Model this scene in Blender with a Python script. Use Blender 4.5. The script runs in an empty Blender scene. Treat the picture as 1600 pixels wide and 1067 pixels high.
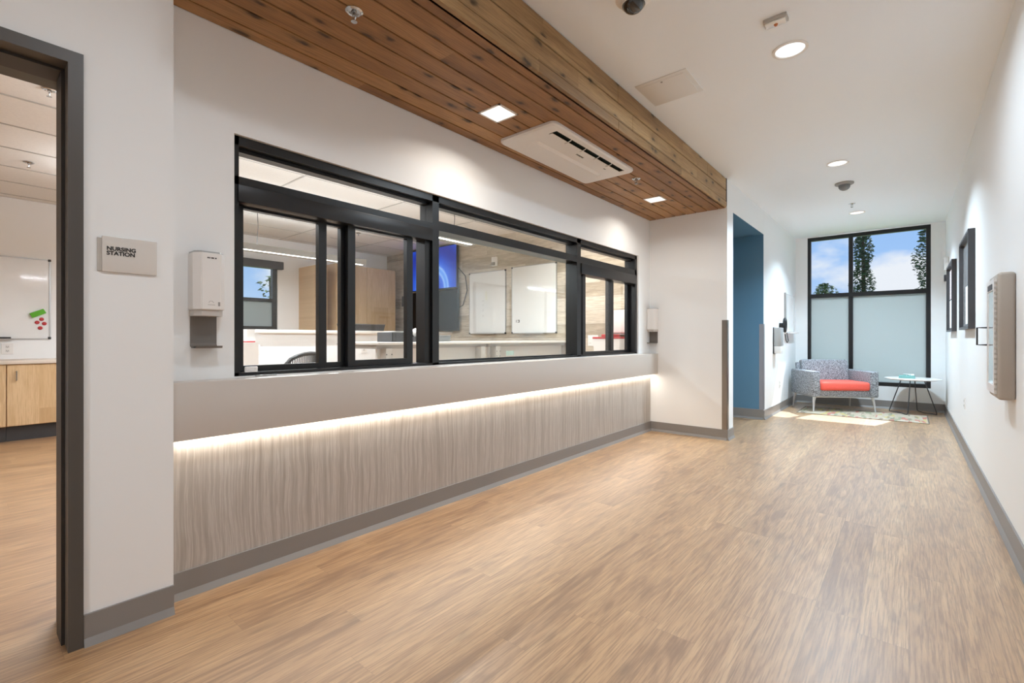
import bpy, bmesh, math, random
from mathutils import Vector, Matrix
random.seed(7)
S = bpy.context.scene
COL = S.collection
PI = math.pi

# ------------------------------------------------------------------ camera
cd = bpy.data.cameras.new('camera'); cam = bpy.data.objects.new('camera', cd); COL.objects.link(cam)
cam.location = (0, 0, 1.134); cam.rotation_euler = (PI/2, 0, 0.7005)
cd.sensor_width = 36; cd.lens = 735/1600*36; cd.shift_y = -5.2/1600; cd.clip_start = 0.02; cd.clip_end = 500
S.camera = cam

# ------------------------------------------------------------------ exposure
S.view_settings.view_transform = 'Standard'
S.view_settings.look = 'None'
S.view_settings.exposure = 0.24
S.view_settings.gamma = 1.0
S.cycles.diffuse_bounces = 12
S.cycles.max_bounces = 16
S.cycles.transparent_max_bounces = 24
S.cycles.sample_clamp_indirect = 6.0
S.cycles.caustics_reflective = False
S.cycles.caustics_refractive = False

# ------------------------------------------------------------------ sky and sun
W = bpy.data.worlds.new('sky'); S.world = W; W.use_nodes = True
nt = W.node_tree; nt.nodes.clear()
def N(t, typ, **kw):
    n = t.nodes.new(typ)
    for k, v in kw.items(): setattr(n, k, v)
    return n
out = N(nt, 'ShaderNodeOutputWorld'); bg = N(nt, 'ShaderNodeBackground')
tc = N(nt, 'ShaderNodeTexCoord'); mp = N(nt, 'ShaderNodeMapping'); mp.inputs['Scale'].default_value = (1, 1, 1.9); mp.inputs['Location'].default_value = (.35, .1, .12)
n1 = N(nt, 'ShaderNodeTexNoise'); n1.inputs['Scale'].default_value = 3.6; n1.inputs['Detail'].default_value = 7; n1.inputs['Roughness'].default_value = .52
r1 = N(nt, 'ShaderNodeValToRGB'); r1.color_ramp.elements[0].position = .485; r1.color_ramp.elements[1].position = .565
sep = N(nt, 'ShaderNodeSeparateXYZ'); r2 = N(nt, 'ShaderNodeValToRGB')
e = r2.color_ramp.elements; e[0].position = 0.0; e[0].color = (.50, .66, .90, 1); e[1].position = .6; e[1].color = (.10, .27, .68, 1)
k = e.new(.14); k.color = (.33, .53, .88, 1)
mx = N(nt, 'ShaderNodeMix', data_type='RGBA'); mx.inputs[7].default_value = (.80, .83, .90, 1)
nt.links.new(tc.outputs['Generated'], mp.inputs[0]); nt.links.new(mp.outputs[0], n1.inputs['Vector'])
nt.links.new(n1.outputs['Fac'], r1.inputs[0]); nt.links.new(tc.outputs['Generated'], sep.inputs[0]); nt.links.new(sep.outputs['Z'], r2.inputs[0])
nt.links.new(r1.outputs[0], mx.inputs[0]); nt.links.new(r2.outputs[0], mx.inputs[6]); nt.links.new(mx.outputs[2], bg.inputs[0])
bg.inputs[1].default_value = .92
nt.links.new(bg.outputs[0], out.inputs[0])

sd = bpy.data.lights.new('sun', 'SUN'); sun = bpy.data.objects.new('sun', sd); COL.objects.link(sun)
sd.energy = 8.0; sd.angle = .009; sd.color = (.92, .94, .96)
sun.location = (2, 16, 12)
sun.rotation_euler = Vector((-.46, -1.8, -2.4)).to_track_quat('-Z', 'Y').to_euler()

CORR_W = 50.0     # corridor downlights (W)
SQ_W = 5.0        # square soffit lights (W)
LED_W = 9.5      # strip under the ledge (W)
PEND_W = 60.0     # pendants in the nursing room (W)
def area(name, loc, rot, sx, sy, w, col, shape='RECTANGLE', spread=PI):
    l = bpy.data.lights.new(name, 'AREA'); o = bpy.data.objects.new(name, l); COL.objects.link(o)
    l.shape = shape; l.size = sx
    if shape == 'RECTANGLE': l.size_y = sy
    l.energy = w; l.color = col; l.spread = spread
    o.location = loc; o.rotation_euler = rot
    return o

# ------------------------------------------------------------------ materials
MATS = {}
def newmat(name):
    m = bpy.data.materials.new(name); m.use_nodes = True
    t = m.node_tree; b = t.nodes['Principled BSDF']
    return m, t, b
def lin(c):
    return tuple(((x/255)/12.92 if x/255 <= .04045 else ((x/255+.055)/1.055)**2.4) for x in c)+(1,)
def mat(name, rgb, rough=.5, metal=0, spec=.5, emit=0, noise=0, nscale=40, bump=0, bscale=200, coat=0):
    if name in MATS: return MATS[name]
    m, t, b = newmat(name); c = lin(rgb)
    b.inputs['Base Color'].default_value = c; b.inputs['Roughness'].default_value = rough
    b.inputs['Metallic'].default_value = metal; b.inputs['Specular IOR Level'].default_value = spec
    b.inputs['Coat Weight'].default_value = coat
    if emit: b.inputs['Emission Color'].default_value = c; b.inputs['Emission Strength'].default_value = emit
    g = None
    if noise or bump: g = N(t, 'ShaderNodeTexCoord')
    if noise:
        n = N(t, 'ShaderNodeTexNoise'); n.inputs['Scale'].default_value = nscale; n.inputs['Detail'].default_value = 4
        r = N(t, 'ShaderNodeMapRange'); r.inputs[1].default_value = .3; r.inputs[2].default_value = .7
        r.inputs[3].default_value = 1-noise; r.inputs[4].default_value = 1+noise
        x = N(t, 'ShaderNodeVectorMath', operation='SCALE'); x.inputs[0].default_value = c[:3]
        t.links.new(g.outputs['Object'], n.inputs['Vector']); t.links.new(n.outputs['Fac'], r.inputs[0]); t.links.new(r.outputs[0], x.inputs['Scale'])
        t.links.new(x.outputs[0], b.inputs['Base Color'])
    if bump:
        n = N(t, 'ShaderNodeTexNoise'); n.inputs['Scale'].default_value = bscale
        bp = N(t, 'ShaderNodeBump'); bp.inputs['Strength'].default_value = bump; bp.inputs['Distance'].default_value = .002
        t.links.new(g.outputs['Object'], n.inputs['Vector']); t.links.new(n.outputs['Fac'], bp.inputs['Height']); t.links.new(bp.outputs[0], b.inputs['Normal'])
    MATS[name] = m
    return m
def emis(name, rgb, s):
    m = bpy.data.materials.new(name); m.use_nodes = True; t = m.node_tree; t.nodes.clear()
    o = N(t, 'ShaderNodeOutputMaterial'); e = N(t, 'ShaderNodeEmission'); e.inputs[0].default_value = lin(rgb); e.inputs[1].default_value = s
    t.links.new(e.outputs[0], o.inputs[0]); return m
def ramp(t, stops):
    r = N(t, 'ShaderNodeValToRGB'); el = r.color_ramp.elements
    el[0].position, el[0].color = stops[0][0], stops[0][1]; el[1].position, el[1].color = stops[-1][0], stops[-1][1]
    for p, c in stops[1:-1]:
        x = el.new(p); x.color = c
    return r
def math_node(t, op, a, b=None):
    n = N(t, 'ShaderNodeMath', operation=op)
    for i, v in enumerate((a, b)):
        if v is None: continue
        if isinstance(v, (int, float)): n.inputs[i].default_value = v
        else: t.links.new(v, n.inputs[i])
    return n.outputs[0]
def mixc(t, f, a, b, blend='MIX'):
    n = N(t, 'ShaderNodeMix', data_type='RGBA', blend_type=blend)
    for i, v in ((0, f), (6, a), (7, b)):
        if isinstance(v, (int, float)): n.inputs[i].default_value = v
        elif isinstance(v, tuple): n.inputs[i].default_value = v
        else: t.links.new(v, n.inputs[i])
    return n.outputs[2]

# boards that run along one axis of the object: random tone per board, stretched grain, knots
def board_mat(name, axis, across, width, length, tones, dark, rough, knots, seam=.012, grain=1.0, bump=.15, kd=1.0, seam_dark=.25, gap=True, gs=7.0, off=0.0, rw=.38, gc=.42, dist=.8, spec=.5, coat=0):
    m, t, b = newmat(name)
    g = N(t, 'ShaderNodeTexCoord'); s = N(t, 'ShaderNodeSeparateXYZ'); t.links.new(g.outputs['Object'], s.inputs[0])
    A = s.outputs['XYZ'.index(axis)]; C = s.outputs['XYZ'.index(across)]
    ci = math_node(t, 'DIVIDE', math_node(t, 'ADD', C, off), width); cf = math_node(t, 'FLOOR', ci); cfr = math_node(t, 'SUBTRACT', ci, cf)
    wn = N(t, 'ShaderNodeTexWhiteNoise', noise_dimensions='1D'); t.links.new(cf, wn.inputs['W'])
    sh = math_node(t, 'MULTIPLY', wn.outputs['Value'], length)
    ai = math_node(t, 'DIVIDE', math_node(t, 'ADD', A, sh), length); af = math_node(t, 'FLOOR', ai); afr = math_node(t, 'SUBTRACT', ai, af)
    wn2 = N(t, 'ShaderNodeTexWhiteNoise', noise_dimensions='2D'); cb = N(t, 'ShaderNodeCombineXYZ'); t.links.new(cf, cb.inputs[0]); t.links.new(af, cb.inputs[1]); t.links.new(cb.outputs[0], wn2.inputs['Vector'])
    rnd = wn2.outputs['Value']
    # grain coordinates: compressed along the board, shifted per board
    v = N(t, 'ShaderNodeCombineXYZ')
    t.links.new(math_node(t, 'ADD', math_node(t, 'MULTIPLY', A, 1.0), math_node(t, 'MULTIPLY', rnd, 37.0)), v.inputs[0])
    t.links.new(math_node(t, 'MULTIPLY', C, gs), v.inputs[1]); t.links.new(math_node(t, 'MULTIPLY', rnd, 11.0), v.inputs[2])
    n1 = N(t, 'ShaderNodeTexNoise'); n1.inputs['Scale'].default_value = 1.6*grain; n1.inputs['Detail'].default_value = 6; n1.inputs['Distortion'].default_value = dist
    t.links.new(v.outputs[0], n1.inputs['Vector'])
    v2 = N(t, 'ShaderNodeCombineXYZ')
    t.links.new(math_node(t, 'MULTIPLY', A, 2.2), v2.inputs[0]); t.links.new(math_node(t, 'MULTIPLY', C, 60.0), v2.inputs[1]); t.links.new(rnd, v2.inputs[2])
    n2 = N(t, 'ShaderNodeTexNoise'); n2.inputs['Scale'].default_value = 2.6*grain; n2.inputs['Detail'].default_value = 5; n2.inputs['Roughness'].default_value = .62
    t.links.new(v2.outputs[0], n2.inputs['Vector'])
    cr = ramp(t, [(p, lin(c)) for p, c in tones])
    t.links.new(math_node(t, 'ADD', math_node(t, 'MULTIPLY', n1.outputs['Fac'], 1-rw), math_node(t, 'MULTIPLY', rnd, rw)), cr.inputs[0])
    fr = ramp(t, [(.40, (1, 1, 1, 1)), (.55, (0, 0, 0, 1))]); t.links.new(n2.outputs['Fac'], fr.inputs[0])
    col = mixc(t, math_node(t, 'MULTIPLY', fr.outputs[0], gc), cr.outputs[0], lin(dark))
    if knots:
        v3 = N(t, 'ShaderNodeCombineXYZ')
        t.links.new(math_node(t, 'MULTIPLY', A, 1.15), v3.inputs[0]); t.links.new(math_node(t, 'ADD', math_node(t, 'MULTIPLY', C, 2.6), math_node(t, 'MULTIPLY', cf, 1.7)), v3.inputs[1]); t.links.new(math_node(t, 'MULTIPLY', cf, 3.3), v3.inputs[2])
        wob = N(t, 'ShaderNodeTexNoise'); wob.inputs['Scale'].default_value = 14; t.links.new(g.outputs['Object'], wob.inputs['Vector'])
        va = N(t, 'ShaderNodeVectorMath', operation='SCALE'); va.inputs['Scale'].default_value = .09; t.links.new(wob.outputs['Color'], va.inputs[0])
        vb = N(t, 'ShaderNodeVectorMath', operation='ADD'); t.links.new(v3.outputs[0], vb.inputs[0]); t.links.new(va.outputs[0], vb.inputs[1])
        vo = N(t, 'ShaderNodeTexVoronoi', voronoi_dimensions='2D'); vo.inputs['Scale'].default_value = knots; t.links.new(vb.outputs[0], vo.inputs['Vector'])
        kr = ramp(t, [(.035, (1, 1, 1, 1)), (.085, (.55, .55, .55, 1)), (.12, (.22, .22, .22, 1)), (.26, (0, 0, 0, 1))]); t.links.new(vo.outputs['Distance'], kr.inputs[0])
        col = mixc(t, math_node(t, 'MULTIPLY', kr.outputs[0], .80*kd), col, lin(tuple(x*.42 for x in dark)))
    if gap:
        w = seam/width
        e1 = math_node(t, 'LESS_THAN', cfr, w); e2 = math_node(t, 'LESS_THAN', afr, .6*seam/length)
        sm = math_node(t, 'MAXIMUM', e1, e2)
        col = mixc(t, math_node(t, 'MULTIPLY', sm, 1-seam_dark), col, lin(tuple(x*.35 for x in dark)))
    t.links.new(col, b.inputs['Base Color']); b.inputs['Specular IOR Level'].default_value = spec; b.inputs['Coat Weight'].default_value = coat; b.inputs['Coat Roughness'].default_value = .42
    rr = N(t, 'ShaderNodeMapRange'); rr.inputs[3].default_value = rough-.05; rr.inputs[4].default_value = rough+.12; t.links.new(n2.outputs['Fac'], rr.inputs[0]); t.links.new(rr.outputs[0], b.inputs['Roughness'])
    bp = N(t, 'ShaderNodeBump'); bp.inputs['Strength'].default_value = bump; bp.inputs['Distance'].default_value = .0015
    t.links.new(n2.outputs['Fac'], bp.inputs['Height']); t.links.new(bp.outputs[0], b.inputs['Normal'])
    MATS[name] = m
    return m

M_floor = board_mat('oak_vinyl_floor', 'Y', 'X', .152, 1.22, [(.32, (146, 108, 72)), (.45, (176, 136, 94)), (.58, (190, 150, 106)), (.78, (206, 170, 126))], (124, 86, 52), .38, 1.5, seam=.0018, seam_dark=.6, bump=.12, gs=8, rw=.20, grain=1.0, gc=.62, kd=.30, dist=2.2, spec=1.0, coat=1.0)
M_pine = board_mat('stained_pine', 'Y', 'X', .1215, 3.6, [(.28, (132, 92, 54)), (.5, (160, 116, 72)), (.74, (180, 136, 88))], (100, 66, 38), .48, 2.5, gap=False, off=2.4775, bump=.2, kd=1.1)
M_pinef = board_mat('stained_pine_fascia', 'Y', 'Z', .14, 2.1, [(.28, (140, 108, 70)), (.5, (168, 134, 92)), (.74, (188, 156, 112))], (108, 80, 50), .5, 2.4, gap=False, bump=.2, kd=1.1)
M_plank = board_mat('greyed_wall_plank', 'X', 'Z', .19, 1.9, [(.30, (166, 152, 132)), (.5, (202, 190, 171)), (.75, (220, 211, 197))], (112, 100, 86), .5, 0, seam=.0025, seam_dark=.4, gs=6, grain=1.5)
M_maple = board_mat('maple_laminate', 'Z', 'Y', .31, 3.0, [(.3, (190, 158, 116)), (.6, (208, 178, 136)), (.8, (218, 190, 150))], (178, 142, 100), .42, 0, gap=False, bump=.03, gs=5)

M_wall = mat('white_wall_paint', (238, 239, 239), .55, bump=.05)
M_ceil = mat('white_ceiling_paint', (244, 249, 254), .7)
M_tile = mat('ceiling_tile', (224, 220, 214), .8, noise=.03, nscale=60)
M_ledge = mat('grey_solid_surface', (203, 196, 189), .35)
M_base = mat('grey_vinyl_base', (136, 132, 129), .4)
M_basel = mat('grey_vinyl_base_lip', (160, 153, 146), .35)
M_blue = mat('blue_paint', (92, 134, 162), .5)
M_black = mat('black_anodised_frame', (20, 21, 23), .36)
M_blackd = mat('black_gasket', (16, 16, 17), .5)
M_door = mat('brown_grey_steel_frame', (78, 73, 68), .42)
M_steel = mat('brushed_steel', (150, 142, 134), .32, metal=.85)
M_chrome = mat('chrome', (200, 200, 200), .15, metal=1)
M_white = mat('white_plastic', (232, 229, 226), .35)
M_whitem = mat('white_matt_metal', (234, 231, 227), .5)
M_grey = mat('grey_plastic', (150, 146, 142), .45)
M_dark = mat('charcoal_plastic', (56, 55, 56), .5)
M_blk = mat('black_plastic', (20, 20, 21), .4)
M_ink = mat('black_ink', (28, 24, 22), .6)
M_taupe = mat('taupe_steel', (176, 166, 155), .42)
M_alu = mat('silver_aluminium', (182, 182, 182), .35, metal=.7)
M_board = mat('whiteboard_enamel', (230, 231, 231), .08, coat=.5)
M_red = mat('red_plastic', (176, 40, 44), .4)
M_green = mat('green_felt', (92, 172, 44), .7)
M_yellow = mat('yellow_green_felt', (200, 196, 40), .7)
M_paper = mat('paper', (240, 240, 238), .7)
M_fab = mat('grey_marl_fabric', (140, 143, 148), .95, noise=.75, nscale=70, bump=.6, bscale=260)
M_coral = mat('coral_fabric', (238, 98, 84), .92, noise=.10, nscale=120, bump=.4, bscale=260)
M_legw = mat('pale_metal_leg', (206, 206, 206), .3, metal=.4)
M_rod = mat('dark_grey_wire', (70, 72, 76), .4, metal=.5)
M_teal = mat('teal_glass_box', (120, 170, 165), .2)
M_leaf = mat('leaf_green', (86, 106, 72), .7, noise=.35, nscale=6)
M_leafd = mat('leaf_dark_green', (66, 88, 68), .7, noise=.35, nscale=6)
M_bark = mat('bark', (84, 70, 58), .9, noise=.3, nscale=20)
M_grass = mat('lawn', (110, 128, 84), .95, noise=.2, nscale=3)
M_canglow = emis('downlight_glow', (255, 252, 248), 1.3)
M_led = emis('led_strip', (255, 244, 230), 6.0)
M_pend = emis('pendant_strip', (255, 250, 240), 5.0)

def glass(name, tint, refl=1.0):
    m = bpy.data.materials.new(name); m.use_nodes = True; t = m.node_tree; t.nodes.clear()
    o = N(t, 'ShaderNodeOutputMaterial'); tr = N(t, 'ShaderNodeBsdfTransparent'); gl = N(t, 'ShaderNodeBsdfGlossy'); mxs = N(t, 'ShaderNodeMixShader')
    tr.inputs[0].default_value = tint+(1,); gl.inputs['Roughness'].default_value = 0.0
    lw = N(t, 'ShaderNodeLayerWeight'); lw.inputs[0].default_value = .5
    f = math_node(t, 'ADD', math_node(t, 'MULTIPLY', math_node(t, 'POWER', lw.outputs['Facing'], 5.0), .9), .04*refl)
    t.links.new(f, mxs.inputs[0]); t.links.new(tr.outputs[0], mxs.inputs[1]); t.links.new(gl.outputs[0], mxs.inputs[2]); t.links.new(mxs.outputs[0], o.inputs[0])
    return m
M_glass = glass('clear_glass', (.985, .995, .99))
M_glassw = glass('outer_window_glass', (.985, .995, .99), .2)
M_glassf = glass('fixed_pane_glass', (.96, .985, .975), 1.6)
def frosted():
    m = bpy.data.materials.new('frosted_glass'); m.use_nodes = True; t = m.node_tree; t.nodes.clear()
    o = N(t, 'ShaderNodeOutputMaterial'); a = N(t, 'ShaderNodeBsdfTranslucent'); b = N(t, 'ShaderNodeBsdfDiffuse'); g = N(t, 'ShaderNodeBsdfGlossy')
    a.inputs[0].default_value = (.56, .61, .62, 1); b.inputs[0].default_value = (.54, .59, .60, 1); g.inputs['Roughness'].default_value = .25
    m1 = N(t, 'ShaderNodeMixShader'); m2 = N(t, 'ShaderNodeMixShader'); m1.inputs[0].default_value = .45; m2.inputs[0].default_value = .04
    t.links.new(a.outputs[0], m1.inputs[1]); t.links.new(b.outputs[0], m1.inputs[2]); t.links.new(m1.outputs[0], m2.inputs[1]); t.links.new(g.outputs[0], m2.inputs[2]); t.links.new(m2.outputs[0], o.inputs[0])
    return m
M_frost = frosted()
def acrylic():
    m, t, b = newmat('frosted_acrylic'); b.inputs['Base Color'].default_value = lin((216, 211, 205)); b.inputs['Roughness'].default_value = .12
    b.inputs['Coat Weight'].default_value = .6
    return m
M_acr = acrylic()

def stripes():
    m, t, b = newmat('grey_striped_laminate')
    g = N(t, 'ShaderNodeTexCoord'); s = N(t, 'ShaderNodeSeparateXYZ'); t.links.new(g.outputs['Object'], s.inputs[0])
    v = N(t, 'ShaderNodeCombineXYZ'); wob = N(t, 'ShaderNodeTexNoise'); wob.inputs['Scale'].default_value = 2.6; wob.inputs['Detail'].default_value = 2; t.links.new(g.outputs['Object'], wob.inputs['Vector'])
    y = math_node(t, 'ADD', s.outputs['Y'], math_node(t, 'MULTIPLY', wob.outputs['Fac'], .05))
    t.links.new(math_node(t, 'MULTIPLY', y, 17.0), v.inputs[0]); t.links.new(math_node(t, 'MULTIPLY', s.outputs['Z'], .35), v.inputs[1])
    n = N(t, 'ShaderNodeTexNoise'); n.inputs['Scale'].default_value = 2.6; n.inputs['Detail'].default_value = 5; n.inputs['Roughness'].default_value = .7; t.links.new(v.outputs[0], n.inputs['Vector'])
    r = ramp(t, [(.28, lin((150, 142, 134))), (.44, lin((172, 164, 156))), (.50, lin((178, 171, 164))), (.54, lin((194, 188, 181))), (.60, lin((170, 162, 154))), (.72, lin((188, 181, 174)))])
    t.links.new(n.outputs['Fac'], r.inputs[0]); t.links.new(r.outputs[0], b.inputs['Base Color']); b.inputs['Roughness'].default_value = .3
    return m
M_stripe = stripes()

def rug_mat():
    m, t, b = newmat('woven_rug')
    g = N(t, 'ShaderNodeTexCoord'); mp = N(t, 'ShaderNodeMapping'); mp.inputs['Scale'].default_value = (26, 5, 1); t.links.new(g.outputs['Object'], mp.inputs[0])
    v = N(t, 'ShaderNodeTexVoronoi', distance='CHEBYCHEV'); v.inputs['Scale'].default_value = 1.0; t.links.new(mp.outputs[0], v.inputs['Vector'])
    s = N(t, 'ShaderNodeSeparateColor'); t.links.new(v.outputs['Color'], s.inputs[0])
    r = ramp(t, [(.0, lin((176, 162, 140))), (.3, lin((184, 172, 152))), (.46, lin((120, 108, 92))), (.56, lin((180, 90, 80))), (.64, lin((186, 174, 156))), (.76, lin((188, 168, 96))), (.86, lin((130, 140, 112))), (1, lin((180, 170, 152)))])
    r.color_ramp.interpolation = 'CONSTANT'; t.links.new(s.outputs[0], r.inputs[0])
    n = N(t, 'ShaderNodeTexNoise'); n.inputs['Scale'].default_value = 60; t.links.new(g.outputs['Object'], n.inputs['Vector'])
    c = mixc(t, math_node(t, 'MULTIPLY', n.outputs['Fac'], .7), r.outputs[0], lin((164, 152, 134)))
    t.links.new(c, b.inputs['Base Color']); b.inputs['Roughness'].default_value = 1
    return m
M_rug = rug_mat(); M_rugb = mat('rug_border', (112, 102, 92), 1, noise=.3, nscale=80)

def screen_mat():
    m = bpy.data.materials.new('blue_screen'); m.use_nodes = True; t = m.node_tree; b = t.nodes['Principled BSDF']
    g = N(t, 'ShaderNodeTexCoord'); mp = N(t, 'ShaderNodeMapping'); mp.inputs['Rotation'].default_value = (0, .6, 0); t.links.new(g.outputs['Object'], mp.inputs[0])
    w = N(t, 'ShaderNodeTexWave', wave_type='RINGS', rings_direction='Y'); w.inputs['Scale'].default_value = .42; w.inputs['Distortion'].default_value = 1.2; w.inputs['Detail'].default_value = 0; t.links.new(mp.outputs[0], w.inputs['Vector'])
    r = ramp(t, [(0, lin((18, 44, 150))), (.55, lin((30, 80, 200))), (.9, lin((50, 110, 225))), (.97, lin((150, 190, 250))), (1, lin((90, 150, 240)))])
    t.links.new(w.outputs['Fac'], r.inputs[0]); b.inputs['Base Color'].default_value = (.01, .01, .02, 1); b.inputs['Roughness'].default_value = .2
    t.links.new(r.outputs[0], b.inputs['Emission Color']); b.inputs['Emission Strength'].default_value = .9
    return m
M_screen = screen_mat()
M_offscreen = mat('dark_screen_glass', (6, 6, 7), .35, spec=.2)

def chart_mat():
    m, t, b = newmat('printed_chart')
    g = N(t, 'ShaderNodeTexCoord'); mp = N(t, 'ShaderNodeMapping'); mp.inputs['Scale'].default_value = (1, 26, 40); t.links.new(g.outputs['Object'], mp.inputs[0])
    n = N(t, 'ShaderNodeTexNoise'); n.inputs['Scale'].default_value = 1; n.inputs['Detail'].default_value = 6; t.links.new(mp.outputs[0], n.inputs['Vector'])
    r = ramp(t, [(.50, lin((226, 220, 220))), (.55, lin((186, 110, 116))), (.62, lin((228, 222, 222)))]); t.links.new(n.outputs['Fac'], r.inputs[0])
    t.links.new(r.outputs[0], b.inputs['Base Color']); b.inputs['Roughness'].default_value = .5
    return m
M_chart = chart_mat()

# ------------------------------------------------------------------ mesh building
OFF = {}
class MB:
    def __init__(self): self.bm = bmesh.new()
    def _xf(self, vs, M):
        if M is not None: bmesh.ops.transform(self.bm, matrix=M, verts=vs)
    def box(self, x0, x1, y0, y1, z0, z1, r=0, seg=2, M=None):
        bm = self.bm
        x0, x1 = min(x0, x1), max(x0, x1); y0, y1 = min(y0, y1), max(y0, y1); z0, z1 = min(z0, z1), max(z0, z1)
        v = bmesh.ops.create_cube(bm, size=1)['verts']
        for p in v: p.co = Vector((x0 if p.co.x < 0 else x1, y0 if p.co.y < 0 else y1, z0 if p.co.z < 0 else z1))
        if r:
            es = list({e for p in v for e in p.link_edges})
            res = bmesh.ops.bevel(bm, geom=es+v, offset=r, segments=seg, affect='EDGES', profile=.5)
            v = list({q for f in res['faces'] for q in f.verts} | {q for q in v if q.is_valid})
        self._xf(v, M); return self
    def cyl(self, p0, p1, r0, r1=None, seg=20, M=None):
        p0, p1 = Vector(p0), Vector(p1); d = p1-p0; r1 = r0 if r1 is None else r1
        T = Matrix.Translation((p0+p1)/2) @ d.to_track_quat('Z', 'Y').to_matrix().to_4x4()
        v = bmesh.ops.create_cone(self.bm, cap_ends=True, segments=seg, radius1=r0, radius2=r1, depth=d.length, matrix=T)['verts']
        self._xf(v, M); return self
    def tube(self, pts, r, seg=8, M=None, closed=False):
        bm = self.bm; pts = [Vector(p) for p in pts]; n = len(pts); rings = []; up = None; allv = []
        for i, p in enumerate(pts):
            a = pts[(i-1) % n] if (closed or i) else p; b = pts[(i+1) % n] if (closed or i < n-1) else p
            d = (b-a).normalized()
            if up is None: up = d.orthogonal().normalized()
            up = (up-d*up.dot(d)).normalized(); s = d.cross(up)
            rr = r[i] if isinstance(r, (list, tuple)) else r
            rings.append([bm.verts.new(p+(up*math.cos(2*PI*k/seg)+s*math.sin(2*PI*k/seg))*rr) for k in range(seg)]); allv += rings[-1]
        for i in range(n if closed else n-1):
            A, B = rings[i], rings[(i+1) % n]
            for k in range(seg): bm.faces.new((A[k], A[(k+1) % seg], B[(k+1) % seg], B[k]))
        if not closed:
            bm.faces.new(rings[0][::-1]); bm.faces.new(rings[-1])
        self._xf(allv, M); return self
    def lathe(self, prof, c=(0, 0, 0), seg=32, M=None, cap=True):
        bm = self.bm; rings = []; allv = []; c = Vector(c)
        for r, z in prof:
            rings.append([bm.verts.new(c+Vector((r*math.cos(2*PI*k/seg), r*math.sin(2*PI*k/seg), z))) for k in range(seg)]); allv += rings[-1]
        for A, B in zip(rings, rings[1:]):
            for k in range(seg): bm.faces.new((A[k], A[(k+1) % seg], B[(k+1) % seg], B[k]))
        if cap:
            bm.faces.new(rings[0][::-1]); bm.faces.new(rings[-1])
        self._xf(allv, M); return self
    def prism(self, poly, axis, a, b, M=None):
        # poly in the two other axes (order x,y,z minus axis)
        bm = self.bm
        def P(u, v, w): return {'x': (w, u, v), 'y': (u, w, v), 'z': (u, v, w)}[axis]
        A = [bm.verts.new(P(u, v, a)) for u, v in poly]; B = [bm.verts.new(P(u, v, b)) for u, v in poly]
        n = len(poly)
        fs = [bm.faces.new(A), bm.faces.new(B[::-1])]
        for k in range(n): fs.append(bm.faces.new((A[k], B[k], B[(k+1) % n], A[(k+1) % n])))
        self._xf(A+B, M); return self
    def build(self, name, m, parent=None, smooth=30, off=None):
        bm = self.bm
        bmesh.ops.recalc_face_normals(bm, faces=bm.faces)
        if parent is not None: off = OFF.get(parent.name, Vector((0, 0, 0))) if off is None else Vector(off)
        elif off is None: off = Vector((0, 0, 0))
        elif off == 'base':
            xs = [v.co for v in bm.verts]; off = Vector(((min(p.x for p in xs)+max(p.x for p in xs))/2, (min(p.y for p in xs)+max(p.y for p in xs))/2, min(p.z for p in xs)))
        else: off = Vector(off)
        for v in bm.verts: v.co -= off
        me = bpy.data.meshes.new(name); bm.to_mesh(me); bm.free()
        me.materials.append(m)
        if smooth:
            for p in me.polygons: p.use_smooth = True
            me.set_sharp_from_angle(angle=math.radians(smooth))
        o = bpy.data.objects.new(name, me); COL.objects.link(o)
        OFF[o.name] = off
        if parent is not None: o.parent = parent
        else: o.location = off
        return o
def B(*a, **k): return MB().box(*a, **k)
def tag(o, label, cat, group=None):
    o['label'] = label; o['category'] = cat
    if group: o['group'] = group
    return o
def thing(name, label, cat, loc=(0, 0, 0), rot=(0, 0, 0), group=None, local=False):
    o = bpy.data.objects.new(name, None); COL.objects.link(o); o.empty_display_size = .1
    o.location = loc; o.rotation_euler = rot
    OFF[o.name] = Vector((0, 0, 0)) if local else Vector(loc)
    return tag(o, label, cat, group)
def struct(mb, name, m, smooth=30):
    o = mb.build(name, m, smooth=smooth); o['kind'] = 'structure'; return o
def sroot(name, loc):
    o = bpy.data.objects.new(name, None); COL.objects.link(o); o.location = loc; o['kind'] = 'structure'; OFF[o.name] = Vector(loc); return o
def dup(root, loc, label, group=None, rotz=None):
    r = root.copy(); COL.objects.link(r); r.location = loc; r['label'] = label
    if rotz is not None: r.rotation_euler = (0, 0, rotz)
    if group: r['group'] = group
    for ch in list(root.children):
        c = ch.copy(); COL.objects.link(c); c.parent = r
        for g in ch.children:
            d = g.copy(); COL.objects.link(d); d.parent = c
    return r
def text(name, body, size, loc, rot, m, parent, bold=0, space=1.0, ls=1.0, ext=.0006):
    cu = bpy.data.curves.new(name, 'FONT'); cu.body = body; cu.size = size; cu.extrude = ext; cu.offset = bold; cu.space_character = space; cu.space_line = ls; cu.align_x = 'LEFT'
    t = bpy.data.objects.new(name+'_tmp', cu); COL.objects.link(t)
    me = bpy.data.meshes.new_from_object(t.evaluated_get(bpy.context.evaluated_depsgraph_get()))
    bpy.data.objects.remove(t)
    T = Matrix.Translation(Vector(loc)-OFF.get(parent.name, Vector())) @ rot.to_4x4()
    me.transform(T); me.materials.clear(); me.materials.append(m)
    o = bpy.data.objects.new(name, me); COL.objects.link(o); o.parent = parent; OFF[o.name] = OFF.get(parent.name, Vector())
    return o
# text that faces +X (left wall) reading along +Y, and that faces down from a ceiling
ROT_PX = Matrix(((0, 0, 1), (1, 0, 0), (0, 1, 0)))

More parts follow.
